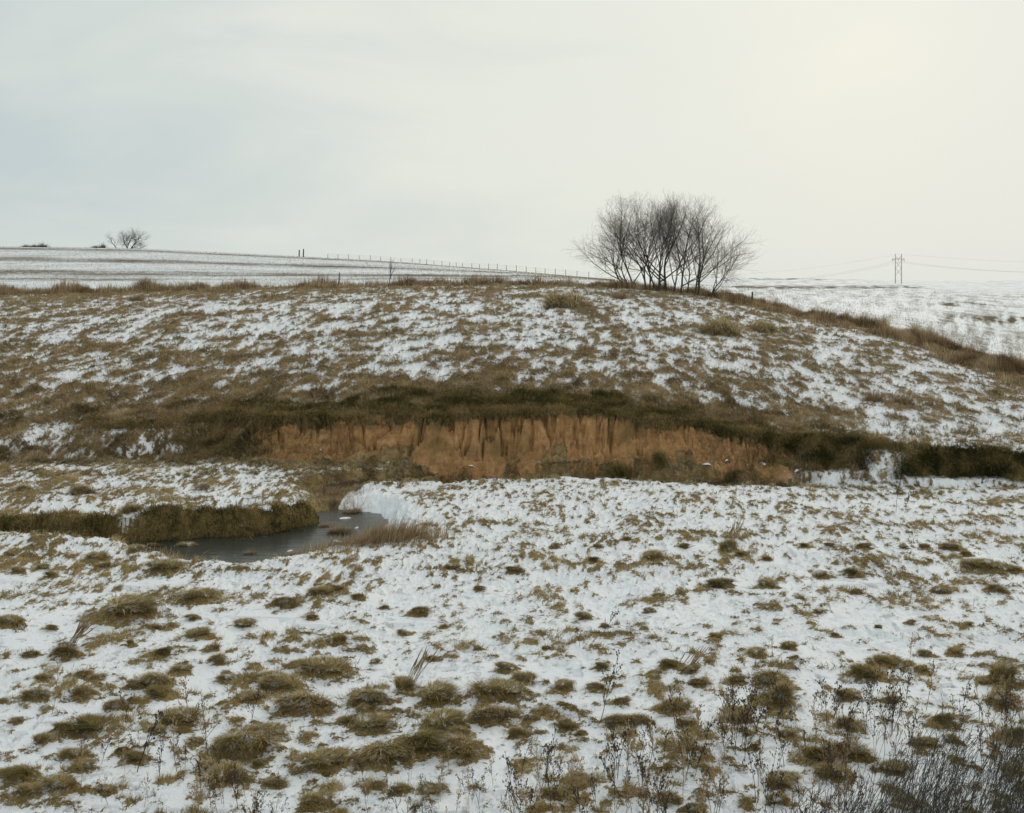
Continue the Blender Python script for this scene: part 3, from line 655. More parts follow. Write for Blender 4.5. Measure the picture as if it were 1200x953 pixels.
TM = [tussock_mesh('tussock', k + 1, M_TUSS, hgt=.26 + .03 * (k % 3), spread=[.6, .5, .7][k % 3]) for k in range(7)]
TG = [tussock_mesh('green_tussock', 20 + k, M_GREEN, hgt=.24, spread=.6) for k in range(3)]
TT = [tussock_mesh('tall_tussock', 30 + k, M_TUSS, n=1800, hgt=.3, up=.35, ln=(.3, .62)) for k in range(3)]
def fan_mesh(name, seed, mat, n=520, h=.5, spread=.75, core=.16, blw=.016):
    """stems fanning out of a small crown"""
    r = np.random.default_rng(seed); a = r.random(n) * 6.283; q = np.sqrt(r.random(n)); off = r.normal(0, .09, (n, 1)) * [1, .6] + r.choice([-.14, .05, .17], (n, 1)) * [1, .2]
    P = np.column_stack([q * np.cos(a) * core + off[:, 0], q * np.sin(a) * core * .8 + off[:, 1], np.full(n, -.03)])
    lean = np.clip(q * spread + r.normal(0, .12, n), .02, .98)
    V, Fc, T = blades(P, r.uniform(.45, 1.1, n) * h * (1.1 - .3 * q), np.full(n, blw), a + r.normal(0, .4, n), lean, r.uniform(0, .6, n), np.clip(.5 + .22 * r.standard_normal(n), 0, 1), seed)
    return mesh_np(name, V, Fc, mat, {'tint': T})
TSED = [fan_mesh('sedge', 40 + k, M_WEED) for k in range(3)]
def put(me, name, x, y, s, rz=None, sz=1., dz=0., label=None, cat=None, group=None, flat=1.):
    o = bpy.data.objects.new(name, me); COL.objects.link(o)
    o.location = (x, y, float(base_height(np.array([x]), np.array([y]))[0]) + dz)
    o.rotation_euler = (0, 0, random.uniform(-.35, .35) + random.choice((0, math.pi)) if rz is None else rz); o.scale = (s, s * flat, s * sz)
    return tag(o, label, cat, group)
SPECIAL = {
 (146, 713): 'long dark brown double humped tussock before the left end of the snow lip',
 (14, 729): 'squarish brown tussock cut by the left edge, level with the long humped one',
 (286, 872): 'low wide olive tussock with a bare straw leaning from its left end',
 (115, 850): 'large shaggy dark tussock with combed blades in the lower left snow',
 (512, 815): 'brown tussock swept to the right, centre of the row of wind combed tussocks',
 (475, 806): 'upright tawny tussock bending right at the head of the combed row',
 (586, 809): 'flattened wide tussock at the right end of the combed row',
 (440, 884): 'left middle hump of the largest tussock mass in the foreground',
 (485, 872): 'highest hump of the largest tussock mass in the foreground',
 (540, 877): 'right hump of the largest tussock mass in the foreground',
 (374, 891): 'low left tail of the largest tussock mass in the foreground',
 (520, 848): 'long arched tussock lying just behind the largest tussock mass',
 (575, 838): 'domed olive tussock at the right end of the long arched one',
 (904, 820): 'pale straw coloured fan shaped tussock standing alone right of centre',
 (863, 838): 'flat brown tussock just left below the pale fan shaped one',
 (960, 884): 'large dark green centred tussock above the bottom right thicket',
 (998, 880): 'dark brown tussock joined to the right of the large dark green one',
 (1175, 795): 'big shaggy brown tussock near the right edge above the weeds',
 (1152, 663): 'long low dark tussock far to the right on the open snow',
 (1101, 845): 'olive mound tussock at the upper edge of the thin weeds on the right',
 (397, 753): 'single rounded upright tussock alone on clean snow left of centre',
 (886, 766): 'smooth brown loaf shaped tussock on clean snow right of centre',
 (842, 684): 'wide loaf shaped tussock below the pale feathery tuft',
 (853, 643): 'pale feathery upright tuft in the middle distance of the snow meadow',
 (194, 664): 'wide brown tussock on the snow bank in front of the stream'}
def in_zone(u, v):
    if v < 700 and u < 330: return 'brown tussock on the snow bank between the stream and the foreground', 'tussocks on the snow bank by the stream'
    if v < 700: return 'small brown tussock in the middle distance of the open snow meadow', 'tussocks in the middle of the snow meadow'
    if v < 780 and u < 640: return 'brown grass tussock on the snow well below the pond', 'tussocks below the pond'
    if v < 780: return 'small round tussock on the clean snow of the right meadow', 'tussocks on the clean right meadow'
    if u < 340: return 'olive brown tussock in the lower left foreground snow', 'tussocks in the lower left foreground'
    if u < 650: return 'brown tussock of the lower middle foreground', 'tussocks in the lower middle foreground'
    return 'brown tussock among the thin weeds of the lower right foreground', 'tussocks in the lower right foreground'
for k, (x, y, w, u, v) in enumerate(TUSS):
    key = (int(u), int(v)); lab = SPECIAL.get(key); zl, zg = in_zone(u, v)
    me = TM[k % 7]; sz = random.uniform(.75, 1.1)
    if key in TALL: me = TT[k % 3]; sz = 1.4
    elif key in {(76, 765), (960, 884), (23, 909), (1101, 845), (142, 880)} or k % 9 == 4: me = TG[k % 3]
    s = w * .86; sz *= .44
    if w > .9: sz *= .8
    put(me, 'grass_tussock', x, y, s, sz=sz, dz=.02 + .13 * w, label=lab or zl, cat='tussock', group=zg, flat=random.uniform(.65, .95))

# tufts that stand out on the hillside and round the pond
def at_px(u, v, y0=12): return px(u, v, y0=y0)
for (u, v, w, kind, lab, cat) in [
    (660, 361, 44, 1, 'pale tan clump of tall grass just below the crest, left of the grove', 'grass clump'),
    (688, 361, 18, 2, 'small dark rusty bush touching the right of the pale tan clump', 'bush'),
    (846, 392, 50, 1, 'long straw coloured grass clump on the slope below the right end of the grove', 'grass clump'),
    (888, 388, 30, 1, 'feathery grass clump between the straw coloured clump and the field edge', 'grass clump'),
    (1022, 470, 30, 2, 'rusty brown bush, left one of the pair on the right slope', 'bush'),
    (1056, 474, 34, 2, 'rusty brown bush, right one of the pair on the right slope', 'bush'),
    (725, 350, 22, 2, 'low rusty bush on the snow right below the grove', 'bush'),
    (160, 352, 20, 2, 'dark round bush in the weedy crest on the left', 'bush'),
    (98, 578, 32, 0, 'tawny upright tussock on the terrace behind the stream', 'tussock'),
    (150, 600, 34, 0, 'low olive tussock on the terrace above the stream bank', 'tussock'),
    (30, 575, 26, 0, 'round olive tussock at the left edge of the terrace', 'tussock'),
    (235, 573, 22, 0, 'small brown tussock on the clean snow of the terrace', 'tussock'),
    (400, 623, 34, 3, 'brown sedge hummock standing in the middle of the pond', 'sedge'),
    (382, 616, 18, 3, 'small rusty sedge tuft behind the hummock in the pond', 'sedge'),
    (344, 650, 20, 3, 'low sedge tuft in the dark water near the front of the pond', 'sedge'),
    (294, 648, 18, 3, 'straw sedge tuft on the left side of the pond', 'sedge'),
    (412, 600, 26, 3, 'thin pale sedge tuft at the back of the pond by the snow bank', 'sedge'),
    (444, 632, 24, 3, 'rusty sedge tuft at the foot of the snow bank beside the water', 'sedge'),
    (432, 645, 26, 3, 'brown sedge tuft in the right front corner of the pond', 'sedge'),
    (735, 547, 40, 4, 'green slumped turf mound at the foot of the clay bank', 'turf clod'),
    (780, 549, 30, 4, 'dark slumped turf mound right of the green one under the clay bank', 'turf clod'),
    (850, 553, 34, 4, 'brown slumped turf at the right foot of the clay bank', 'turf clod')]:
    if kind == 3: y = F * (EYE + .45) / (v - V0); x = (u - U0) / F * y
    elif kind == 4: 
        x = (u - U0) / F * 36.2; y = float(bank_y(x)) - .15
    else: x, y = at_px(u, v, y0=27)
    me = {0: TM[k % 7], 1: TM[(k * 3) % 7], 2: TSED[1], 3: TSED[k % 3], 4: TG[1]}[kind]; k += 1
    o = put(me, {0: 'grass_tussock', 1: 'grass_clump', 2: 'small_bush', 3: 'sedge_tuft', 4: 'turf_clod'}[kind], x, y, w * y / F * (1.3 if kind == 1 else 1.05), sz={0: .7, 1: .8, 2: 1.25, 3: .8, 4: 1.3}[kind], dz=0, label=lab, cat=cat)
    if kind == 3: o.location.z = -.5
    if kind == 4: o.location.z = float(base_height(np.array([x]), np.array([y]))[0])

# ---------------------------------------------------------------- trees
M_BARK, t_, L__ = new_mat('bark')
_tc = N(t_, 'ShaderNodeTexCoord').outputs['Object']
principled(t_, ramp(t_, noise(t_, _tc, 6, 4, .7, (1, 1, .25)), [(.3, (.045, .038, .032)), (.6, (.095, .082, .068)), (.8, (.15, .135, .115))]), .9, .1)
M_TWIG, t_, L__ = new_mat('twig')
principled(t_, (.20, .17, .15), .9, .1)
def unit(a): return a / (np.linalg.norm(a, axis=-1, keepdims=True) + 1e-9)
def grow(r, S, D, Ln, k, wander, trop):
    n = len(S); P = [S]; d = unit(D); dirs = [d]
    for _ in range(k - 1):
        d = unit(d + r.normal(0, wander, (n, 3)) + np.array([0, 0, trop])); dirs.append(d)
        P.append(P[-1] + d * (Ln / (k - 1))[:, None])
    return np.stack(P, 1), np.stack(dirs, 1)
def bare_tree(name, loc, h, lean, seed, label, cat, group=None, nl=(9, 7, 5, 4), tw=.0062, r0=.085, first=.14, angle=.70, open_=1.):
    """loc is the foot; lean (x, y) is the horizontal pull of the whole tree"""
    r = np.random.default_rng(seed); root = empty(name, loc)
    S = np.zeros((1, 3)); D = np.array([[lean[0], lean[1], 1.]])
    PL, DR = grow(r, S, D, np.array([h * .80]), 9, .13, .10); RR = r0 * np.linspace(1, .25, 9)[None, :]
    lev = [(PL, RR, DR, np.array([h * .8]))]
    ks = [7, 6, 5, 4]; wan = [.11, .12, .12, .11]; tr = [.075, .05, .02, .0]; ratio = [.60, .66, .62, .66]
    for i, nc_ in enumerate(nl):
        P0, R0, D0, L0 = lev[-1]; B, k, _ = P0.shape
        fr = (np.linspace(first if i == 0 else .25, .98, nc_)[None, :] + r.normal(0, .04, (B, nc_))).clip(.08, .99)
        fi = fr * (k - 1); a = fi.astype(int).clip(0, k - 2); f = (fi - a)[..., None]; b = np.arange(B)[:, None]
        st = P0[b, a] * (1 - f) + P0[b, a + 1] * f; dd = D0[b, a + 1]
        rn = r.normal(0, 1, (B, nc_, 3)); rn -= (rn * dd).sum(-1, keepdims=True) * dd; rn = unit(rn)
        ang = r.normal(angle, .16, (B, nc_, 1)) * (1.15 - .35 * fr[..., None])
        nd = dd * np.cos(ang) + rn * np.sin(ang)
        ln = L0[:, None] * ratio[i] * (1.18 - .62 * fr) * r.uniform(.7, 1.2, (B, nc_))
        if i == 0: ln = h * .60 * (1.15 - .6 * fr) * r.uniform(.75, 1.15, (B, nc_)) * open_
        rr = (R0[b, a] * .62 if i < 2 else R0[b, a] * .7)
        P1, D1 = grow(r, st.reshape(-1, 3), nd.reshape(-1, 3), ln.ravel(), ks[i], wan[i], tr[i])
        R1 = np.maximum(rr.reshape(-1, 1) * np.linspace(1, .35, ks[i])[None, :], .002)
        R1 = np.minimum(R1, [1, .015, .0088, .0072][i] * (tw / .0062) ** .5)
        lev.append((P1, R1, D1, ln.ravel()))
    zm = max(q[0][..., 2].max() for q in lev); sc_ = h / zm; lev = [(q[0] * sc_, q[1], q[2], q[3]) for q in lev]
    for nm, ls, sd_, m in (('trunk', lev[:2], 6, M_BARK), ('crown', lev[2:], 3, M_TWIG)):
        Vs = []; Qs = []; o = 0
        for P0, R0, _, _ in ls:
            v, q = tubes(P0, R0, sd_); Vs.append(v); Qs.append(q + o); o += len(v)
        link(nm, mesh_np(nm, np.concatenate(Vs), [np.concatenate(Qs)], m, None, True), root)
    return tag(root, label, cat, group)
def zg(x, y): return float(base_height(np.array([x]), np.array([y]))[0])
GROVE = [  # u of the foot, distance, height, lean x, lean y, open
 (735, 86.0, 6.0, -.95, .1, 1.45, 'leftmost bare tree of the grove, leaning far out to the left'),
 (738, 84.8, 7.0, -.45, 0, 1.0, 'bare tree just inside the leftmost one, arching up and left'),
 (744, 85.5, 7.6, -.24, .1, 1.0, 'slim bare tree third from the left of the grove'),
 (757, 84.0, 7.7, -.14, 0, 1.1, 'bare tree at the left side of the dense middle of the grove'),
 (762, 83.5, 7.6, .02, -.1, 1.2, 'straight bare tree left of centre in the grove'),
 (767, 84.6, 7.8, -.05, .05, 1.2, 'tall straight bare tree in the dense middle of the grove'),
 (772, 83.2, 7.8, .03, 0, 1.2, 'thickest bare trunk in the dense middle of the grove'),
 (780, 83.8, 7.9, .06, .1, 1.1, 'bare tree right of the thickest trunk of the grove'),
 (789, 83.0, 7.8, .04, 0, 1.1, 'bare tree in the right half of the dense middle'),
 (797.5, 82.6, 7.7, .12, 0, 1.1, 'slender bare tree by itself right of the dense middle'),
 (805, 83.6, 6.2, .20, .1, 1.0, 'small thin bare tree set back right of the dense middle'),
 (814, 82.0, 8.0, .16, 0, 1.0, 'forked bare tree third from the right, reaching high'),
 (817, 82.8, 7.1, .40, .05, 1.0, 'bare tree beside the forked one, leaning right'),
 (832, 82.0, 5.7, .52, -.05, 1.35, 'rightmost bare tree of the grove, low branches drooping right')]
for k, (u, y, h, lx, ly, op, lab) in enumerate(GROVE):
    x = (u - U0) / F * y
    bare_tree('bare_tree', (x, y, zg(x, y) - .1), h * 1.04, (lx * 1.1, ly), 60 + k, lab, 'tree', 'bare trees of the grove on the crest', open_=op, r0=.11 if 'thickest' in lab else [.085, .065, .075][k % 3])
def far_tree(u, y, h, lx, seed, lab, cat='tree', name='bare_tree', tw=.05, **kw):
    x = (u - U0) / F * y
    return bare_tree(name, (x, y, zg(x, y) - .15), h, (lx, 0), seed, lab, cat, None, tw=tw, **kw)
FT = 268.
far_tree(153, FT, 6.1, .5, 90, 'right stem of the far tree on the left skyline, its main crown', nl=(9, 7, 5, 4), first=.10, angle=.85, open_=1.9, r0=.16)
far_tree(150, FT + 1, 5.6, -.6, 91, 'middle stem of the far tree on the left skyline, leaning left', nl=(9, 7, 5, 4), first=.12, angle=.85, open_=1.9, r0=.16)
far_tree(137, FT, 4.6, -.35, 92, 'small low tree at the left foot of the far skyline tree', nl=(7, 6, 4, 3), first=.2, angle=.8, r0=.1)
far_tree(455, 84.5, 2.4, .05, 93, 'single thin sapling sticking out of the crest weeds left of centre', 'sapling', 'sapling', .03, nl=(9, 4, 3), first=.35, angle=.4, r0=.045)
FB = [fan_mesh('far_bush', 50 + k, M_STALK, n=420, h=.62, spread=.8, core=.2, blw=.02) for k in range(3)]
for i, (u, w, h, lab) in enumerate(((30, 2.2, 1.7, 'tiny leftmost bush on the far left skyline'), (48, 3.6, 2.4, 'rounded bush on the far left skyline, right of the tiny one'), (39, 2.6, 1.6, 'low bush between the two left skyline bushes'),
                  (112, 2.6, 1.7, 'little bush on the skyline left of the far tree'), (120, 1.8, 2.8, 'thin pointed bush beside the far tree'))):
    y = FT + 3; x = (u - U0) / F * y; o = link('far_bush', FB[i % 3]); o.location = (x, y, zg(x, y) - .1); o.scale = (w, w, h * 1.1); tag(o, lab, 'bush')

# ---------------------------------------------------------------- fence, posts, power line
M_WOOD, t_, L__ = new_mat('weathered_wood')
principled(t_, ramp(t_, noise(t_, N(t_, 'ShaderNodeTexCoord').outputs['Object'], 5, 4, .7, (3, 3, .4)), [(.3, (.05, .042, .035)), (.7, (.14, .12, .10))]), .9, .1)
M_POLE, t_, L__ = new_mat('pole_wood')
principled(t_, ramp(t_, noise(t_, N(t_, 'ShaderNodeTexCoord').outputs['Object'], 1.2, 3, .6), [(.3, (.20, .18, .16)), (.7, (.30, .28, .25))]), .8, .2)
M_WIRE, t_, L__ = new_mat('wire'); principled(t_, (.22, .22, .22), .5, .4)
def sky_y(u, lo=80, hi=330):
    ys = np.geomspace(lo, hi, 1500); xs = (u - U0) / F * ys
    v = V0 + F * (EYE - base_height(xs, ys)) / ys
    return float(ys[int(np.argmin(v))])
def rod(name, pts, rad, mat, parent=None, sides=6):
    P = np.array([pts], float); R = np.array([rad if hasattr(rad, '__len__') else [rad] * len(pts)], float)
    v, q = tubes(P, R, sides)
    n = len(pts); caps = [np.arange(sides)[::-1], np.arange(sides) + (n - 1) * sides]
    me = mesh_np(name, v, [q, np.array(caps)], mat); return link(name, me, parent)
fu = [384, 396, 408, 421, 434, 446, 458, 470, 483, 492, 500, 508.7, 518, 527, 534.7, 542, 553, 562, 572.5, 582.6, 593.5, 605, 616.5, 628, 639, 650.6, 663, 676, 690]
fence = empty('wire_fence', (0, 0, 0)); tops = []
fp = []
for u in fu:
    y = sky_y(u) * .995; x = (u - U0) / F * y; fp.append((x, y, zg(x, y)))
fence.location = fp[14]
O = np.array(fp[14])
for i, p in enumerate(fp):
    q = np.array(p) - O; h = 1.15 * (.9 + .25 * random.random()) * (1.0 if p[1] > 180 else .95)
    tx = random.uniform(-.06, .06); rod('post', [q + (0, 0, -.3), q + (tx, 0, h)], [.06, .05], M_WOOD, fence)
for hz in (.45, .8, 1.1):
    rod('wire', [np.array(p) - O + (0, 0, hz) for p in fp], .012, M_WIRE, fence, 3)
tag(fence, 'long wire fence of thin posts running down the skyline to the grove', 'fence')
for u, y, h, r_, lab in ((350.5, None, 1.7, .16, 'dark leaning post, left of the pair on the skyline'), (355.5, None, 2.0, .16, 'taller dark post, right of the pair on the skyline'),
                         (881, 81., .95, .07, 'single wooden post in the weedy field edge right of the grove'), (397, 86., 1.1, .05, 'thin stub post in the crest weeds left of the sapling')):
    if y is None: y = sky_y(u) * .995
    x = (u - U0) / F * y; o = rod('wooden_post', [(0, 0, -.3), (.03, 0, h * .5), (.05, 0, h)], [r_, r_, r_ * .9], M_WOOD)
    o.location = (x, y, zg(x, y)); tag(o, lab, 'post')

def pylon(u, y, zb, zt, lab, yaw=0.):
    x = (u - U0) / F * y; root = empty('power_pylon', (x, y, zb)); H = zt - zb; hs = 2.15
    tp = {}
    for s in (-1, 1):
        p = rod('pole', [(s * hs, 0, -1), (s * hs, 0, H * .5), (s * hs, 0, H)], [.28, .24, .19], M_POLE, root, 8)
    za = H - 3.6
    rod('crossarm', [(-4.3, -.0, za), (4.3, 0, za)], .18, M_POLE, root, 4)
    for s in (-1, 1):
        rod('arm_brace', [(s * 4.0, 0, za), (s * hs, 0, za - 1.4)], .09, M_POLE, root, 4)
        rod('peak_brace', [(s * hs, .0, H - 1.2), (s * .1, 0, za)], .10, M_POLE, root, 4)
    for z1, z0 in ((za - 1.6, za - 6.6), (za - 6.6, za - 11.6)):
        for s in (-1, 1): rod('cross_brace', [(s * hs, .25 * s, z1), (-s * hs, .25 * s, z0)], .10, M_POLE, root, 4)
    pts = []
    for s in (-1, 0, 1):
        rod('insulator', [(s * 4.1, 0, za), (s * 4.1, 0, za - .9), (s * 4.1, 0, za - 1.8)], [.08, .16, .08], M_POLE, root, 6); pts.append(np.array((x + s * 4.1, y, zb + za - 1.8)))
    tag(root, lab, 'power pylon'); return pts + [np.array((x - hs, y, zt)), np.array((x + hs, y, zt))]
pa = pylon(1052.8, 750., 0., 22.9, 'two legged wooden power pylon with crossed braces behind the right ridge')
pb = pylon(1330, 760., -3., 17.5, 'power pylon beyond the right side of the view')
pc = pylon(838, 1080., -9., 10.4, 'distant power pylon hidden behind the grove')
names = ['left conductor', 'middle conductor', 'right conductor', 'left shield wire', 'right shield wire']
for other, side, sag in ((pc, 'left', 7.0), (pb, 'right', 4.5)):
    for i, (a, b) in enumerate(zip(pa, other)):
        t = np.linspace(0, 1, 26)[:, None]; P = a * (1 - t) + b * t; P[:, 2] -= (sag if i < 3 else sag * .6) * 4 * (t * (1 - t))[:, 0]
        o = rod('power_line', list(P - a), .03 if i < 3 else .016, M_WIRE, None, 3); o.location = a
        tag(o, f'{names[i]} hanging from the pylon towards the {side} of the hills', 'power line')

# ---------------------------------------------------------------- standing dead weeds
def weed_mesh(name, seed, h=1., nb=9, mat=None, head=True, lean=.15, rad=.0055):
    r = np.random.default_rng(seed)
    PL, DR = grow(r, np.zeros((1, 3)), np.array([[lean, r.normal(0, .1), 1]]), np.array([h]), 7, .07, .03)
    Vs, Qs, o = [], [], 0; v, q = tubes(PL, rad * np.linspace(1, .5, 7)[None], 3); Vs.append(v); Qs.append(q); o += len(v)
    fr = np.sort(r.uniform(.22, .98, nb)); fi = fr * 6; a = fi.astype(int).clip(0, 5); f = (fi - a)[:, None]
    st = PL[0, a] * (1 - f) + PL[0, a + 1] * f; dd = DR[0, a + 1]
    rn = unit(r.normal(0, 1, (nb, 3))); nd = unit(dd + rn * .75)
    P1, D1 = grow(r, st, nd, h * .34 * (1.25 - fr) * r.uniform(.6, 1.2, nb), 5, .14, .16); v, q = tubes(P1, rad * .6 * np.linspace(1, .6, 5)[None].repeat(nb, 0), 3); Vs.append(v); Qs.append(q + o); o += len(v)
    n2 = 3; b = np.repeat(np.arange(nb), n2); k = r.integers(1, 5, nb * n2); st2 = P1[b, k]; nd2 = unit(D1[b, k] + r.normal(0, .5, (nb * n2, 3)))
    P2, D2 = grow(r, st2, nd2, h * .07 * r.uniform(.5, 1.3, nb * n2), 3, .1, .1); v, q = tubes(P2, np.full((nb * n2, 3), rad * .45), 3); Vs.append(v); Qs.append(q + o); o += len(v)
    if head:        # small dry seed heads on every tip
        T = np.concatenate([PL[:, -1], P1[:, -1], P2[:, -1]]); nT = len(T)
        hp = T[:, None, :] + np.array([[0, 0, -1.2], [0, 0, 0], [0, 0, 1.4]])[None] * (rad * 2.0)
        hr = np.tile(np.array([[.4, 1.9, .4]]) * rad, (nT, 1)); v, q = tubes(hp, hr, 4); Vs.append(v); Qs.append(q + o); o += len(v)
    V = np.concatenate(Vs); z = V[:, 2]
    return mesh_np(name, V, [np.concatenate(Qs)], mat or M_STALK, {'tint': np.clip(.35 + .4 * z / h + r.normal(0, .05, len(z)), 0, 1)})
WM = [weed_mesh('weed', 200 + k, .62 + .04 * k, 8 + k % 4, M_STALK if k % 3 else M_WEED, True, [.12, .3, -.1][k % 3]) for k in range(9)]
WS = [weed_mesh('straw', 230 + k, .8, 4, M_WEED, True, .55, .004) for k in range(3)]
rw = random.Random(11)
def weeds(u0, u1, v0, v1, n, lab, grp, hs=(.7, 1.15), pool=WM, name='dead_weed', cat='weed', tilt=None):
    for _ in range(n):
        u, v = rw.uniform(u0, u1), rw.uniform(v0, v1); y = F * EYE / (v - V0); x = (u - U0) / F * y
        o = bpy.data.objects.new(name, rw.choice(pool)); COL.objects.link(o); o.location = (x, y, float(ground_z(x, y)[0]) - .03)
        s = rw.uniform(*hs); o.scale = (s, s, s); o.rotation_euler = (0, tilt if tilt else rw.uniform(-.1, .15), rw.uniform(0, 6.28) if tilt is None else rw.uniform(-.3, .3))
        tag(o, lab, cat, grp)
weeds(90, 300, 840, 975, 34, 'thin dark branching weed standing in the lower left snow', 'weeds in the lower left snow', (.5, .95))
weeds(245, 330, 925, 985, 22, 'short tangled brown weed at the bottom edge left of centre', 'tangled weeds at the bottom left of centre', (.35, .6))
weeds(430, 590, 900, 985, 34, 'low leafy brown weed below the largest tussock mass', 'weeds below the largest tussock mass', (.3, .6))
weeds(590, 720, 900, 1000, 26, 'sparse dark weed stalk at the bottom middle', 'weeds at the bottom middle', (.6, 1.0))
weeds(712, 840, 895, 1000, 42, 'slender dark weed stalk of the dense stand right of centre at the bottom', 'stand of weeds at the bottom right of centre', (.6, 1.05))
weeds(838, 876, 860, 895, 16, 'upright dark weed of the tight bunch below the pale fan shaped tussock', 'tight bunch of weeds below the pale tussock', (.7, 1.05))
weeds(876, 1010, 850, 985, 48, 'thin dark weed between the tight bunch and the right thicket', 'weeds left of the thicket', (.5, .95))
weeds(1010, 1200, 830, 900, 42, 'thin dark weed leaning right on the snow above the thicket', 'weeds above the thicket', (.55, .95))
for (u, v, s, tl, me, lab) in [(703, 848, 1.15, .1, WM[7], 'tall dark weed with round seed heads standing alone on the central snow'), (238, 868, 1.25, .2, WS[0], 'long pale straw leaning right out of the low olive tussock'),
        (60, 838, .9, .1, WM[6], 'bushy headed brown weed between two round tussocks on the left'), (160, 905, 1.3, .0, WM[1], 'single very straight weed stalk left of the leaning straw'),
        (703, 750, .8, .3, WM[4], 'forked dark weed on the clean snow beyond the centre'), (680, 760, .55, .0, WM[2], 'small weed beside the forked one on the clean snow'),
        (560, 690, .5, .3, WM[3], 'small weed on the snow right of the pond'), (1035, 640, .9, .6, WS[1], 'leaning straw in the middle distance right of the feathery tuft'),
        (1050, 598, 1.3, .05, WM[5], 'tall twiggy weed standing before the snowy slump'), (1060, 600, 1.0, -.1, WM[1], 'shorter twiggy weed touching the tall one before the snowy slump'),
        (905, 770, .5, .0, WM[3], 'tiny weed on the snow behind the pale fan tussock'), (1063, 785, .7, .2, WM[6], 'dark forked weed left of the big shaggy right tussock')]:
    x, y = px(u, v, y0=12, y1=40); o = bpy.data.objects.new('dead_weed', me); COL.objects.link(o); o.location = (x, y, float(ground_z(x, y)[0]) - .03)
    o.scale = (s, s, s); o.rotation_euler = (0, tl, 0); tag(o, lab, 'weed')
# pale plume clump by the lone green tussock
def plume(seed, n, h, lean, mat):
    r = np.random.default_rng(seed)
    P, D = grow(r, np.column_stack([r.normal(0, .05, n), r.normal(0, .04, n), np.zeros(n)]), np.column_stack([r.normal(lean, .14, n), r.normal(0, .12, n), np.ones(n)]), r.uniform(.6, 1, n) * h, 6, .05, .02)
    v, q = tubes(P, .004 * np.tile([1, 1, .9, 2.2, 2.6, .8], (n, 1)), 3); return mesh_np('plume', v, [q], mat, {'tint': np.clip(r.normal(.8, .1, len(v)), 0, 1)})
for (u, v, n, h, ln, lab) in [(78, 762, 26, .85, .75, 'pale feathery plumes leaning right out of the dark green tussock on the left'), (855, 640, 20, .8, .3, 'pale plumes rising from the feathery upright tuft'),
                              (800, 790, 14, .6, .9, 'pale grass stems swept right before the loaf shaped tussock'), (478, 808, 16, .7, .6, 'tan grass stems swept right from the head of the combed row')]:
    x, y = px(u, v, y0=12, y1=36); o = link('grass_plume', plume(int(u), n, h, ln, M_GRASS)); o.location = (x, y, float(ground_z(x, y)[0])); tag(o, lab, 'grass plume')
# dense thicket in the bottom right corner
def thicket():
    r = np.random.default_rng(77); n = 5200
    u = r.uniform(880, 1330, n); v = r.uniform(895, 1190, n)
    dens = sst(0, 1, (u - 930) / 230 + (v - 950) / 150) * (.55 + .4 * fbm(u / 50, v / 40, 2, 44))
    k = r.random(n) < dens; u, v = u[k], v[k]; y = F * EYE / (v - V0); x = (u - U0) / F * y; n = len(x)
    S = np.column_stack([x, y, base_height(x, y)]); h = r.uniform(.55, 1.05, n) * (1.0 + .1 * sst(1050, 1250, u))
    P, D = grow(r, S, np.column_stack([r.normal(.42, .16, n), r.normal(0, .14, n), np.ones(n)]), h, 7, .055, .0)
    v1, q1 = tubes(P, .0038 * np.linspace(1, .55, 7)[None].repeat(n, 0), 3)
    nb = 5; b = np.repeat(np.arange(n), nb); kk = r.integers(2, 6, n * nb); f = r.random(n * nb)[:, None]
    st = P[b, kk] * (1 - f) + P[b, np.minimum(kk + 1, 6)] * f; nd = unit(D[b, kk] + r.normal(0, .45, (n * nb, 3)))
    P2, _ = grow(r, st, nd, r.uniform(.04, .22, n * nb), 3, .1, .05); v2, q2 = tubes(P2, np.tile([[.0025, .0022, .0045]], (n * nb, 1)), 3)
    V = np.concatenate([v1, v2]); Q = np.concatenate([q1, q2 + len(v1)])
    me = mesh_np('weed_thicket', V, [Q], M_THICK, {'tint': np.clip(.5 + .25 * np.repeat(r.standard_normal(len(V) // 3 + 1), 3)[:len(V)], 0, 1)})
    tag(link('weed_thicket', me), 'dense grey brown thicket of leaning stalks in the bottom right corner', 'thicket', None, 'stuff')
thicket()

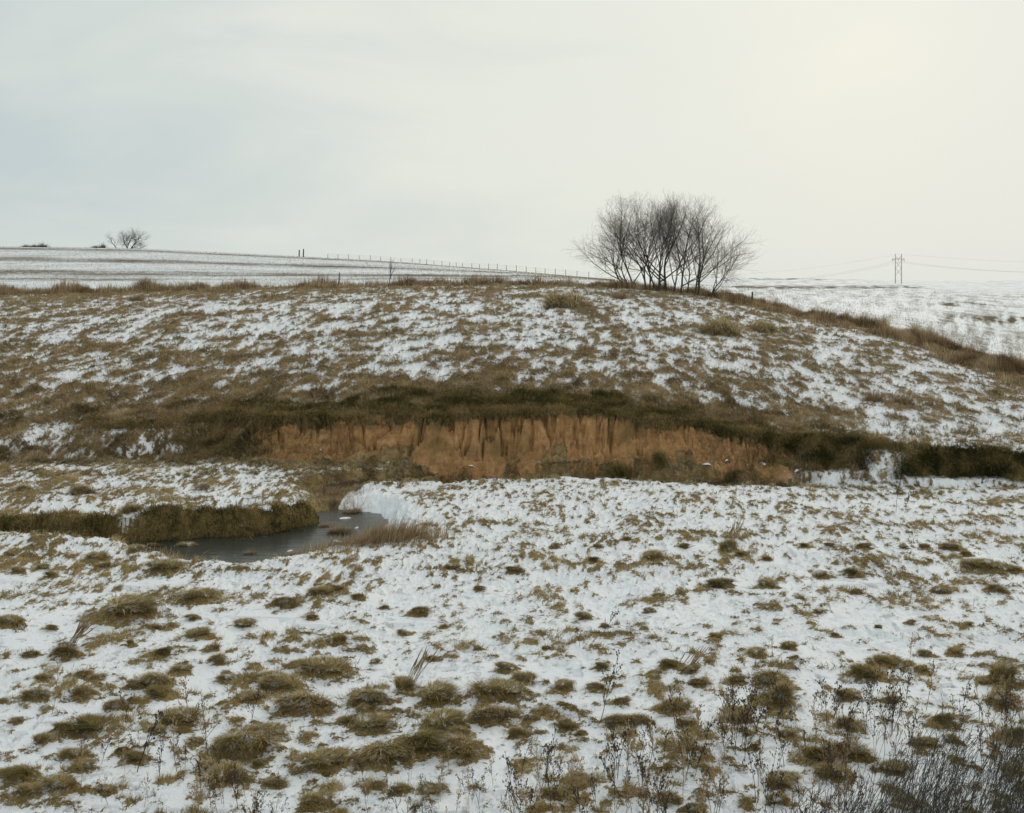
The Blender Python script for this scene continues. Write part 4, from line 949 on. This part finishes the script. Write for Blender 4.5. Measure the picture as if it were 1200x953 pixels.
# patches of snow caught on the foot of the clay bank
M_SNOW, t_, L__ = new_mat('snow'); _tc = N(t_, 'ShaderNodeTexCoord').outputs['Object']
_b = N(t_, 'ShaderNodeBump'); _b.inputs['Strength'].default_value = .6; _b.inputs['Distance'].default_value = .05; t_.links.new(noise(t_, _tc, 6, 4), _b.inputs['Height'])
principled(t_, (.84, .86, .89), .7, .1, _b.outputs[0])
def snow_lump(seed):
    a = np.linspace(0, 2 * np.pi, 22, endpoint=False)[None]; q = np.linspace(0, 1, 7)[:, None]
    rd = q * (1 + .25 * np.sin(2 * a + seed) + .15 * np.sin(5 * a + 2 * seed)); X = rd * np.cos(a); Y = rd * np.sin(a) * .6; Z = (1 - q ** 2) * .45 * (1 + .2 * np.sin(a * 3 + seed)) - .12
    V = np.stack([X.ravel(), Y.ravel(), Z.ravel()], -1); i = np.arange(6 * 22); nx = np.where(i % 22 == 21, i - 21, i + 1)
    return mesh_np('snow_patch', V, [np.stack([i, nx, nx + 22, i + 22], -1)], M_SNOW, None, True)
SL = [snow_lump(k) for k in range(3)]
for i, (u, d, w, lab) in enumerate([(722, .18, 8, 'upright scrap of snow caught low on the clay bank'), (768, -.05, 5, 'tiny snow scrap at the foot of the clay bank between the turf mounds'), (829, .12, 13, 'larger snow patch at the right foot of the clay bank'),
        (852, .4, 9, 'slanting snow streak above the larger patch on the right of the bank'), (893, .3, 9, 'snow patch on the grassy right end of the bank'), (640, .58, 5, 'speck of snow on the lip of the clay bank'),
        (376, .55, 5, 'small snow patch on the brown slope at the left of the bank'), (552, -.1, 8, 'thin snow ledge at the foot of the bank left of centre'), (935, .1, 12, 'snow ledge low on the right end of the bank')]):
    x = (u - U0) / F * 36.6; y = float(bank_y(x)) + d; x = (u - U0) / F * y; s = w * .5 * y / F * 1.0
    o = link('snow_patch', SL[i % 3]); o.location = (x, y, zg(x, y) + .03); o.scale = (s, s, s); o.rotation_euler = (.5, 0, i * 1.3); tag(o, lab, 'snow patch')

for i, (u, v, w, lab) in enumerate([(404, 607, 18, 'slushy snow patch at the narrow back of the pond'), (418, 618, 10, 'small snow crust beside the sedge in the pond'), (396, 634, 16, 'snow crust round the foot of the sedge hummock'),
        (340, 645, 12, 'thin snow crust on the dark front water'), (445, 648, 18, 'snowy slush in the right front corner of the pond')]):
    y = F * (EYE + .46) / (v - V0); x = (u - U0) / F * y; s = w * .5 * y / F * .8
    o = link('snow_patch', SL[i % 3]); o.location = (x, y, -.47); o.scale = (s, s, s * .5); o.rotation_euler = (0, 0, i * 1.3); tag(o, lab, 'snow patch')
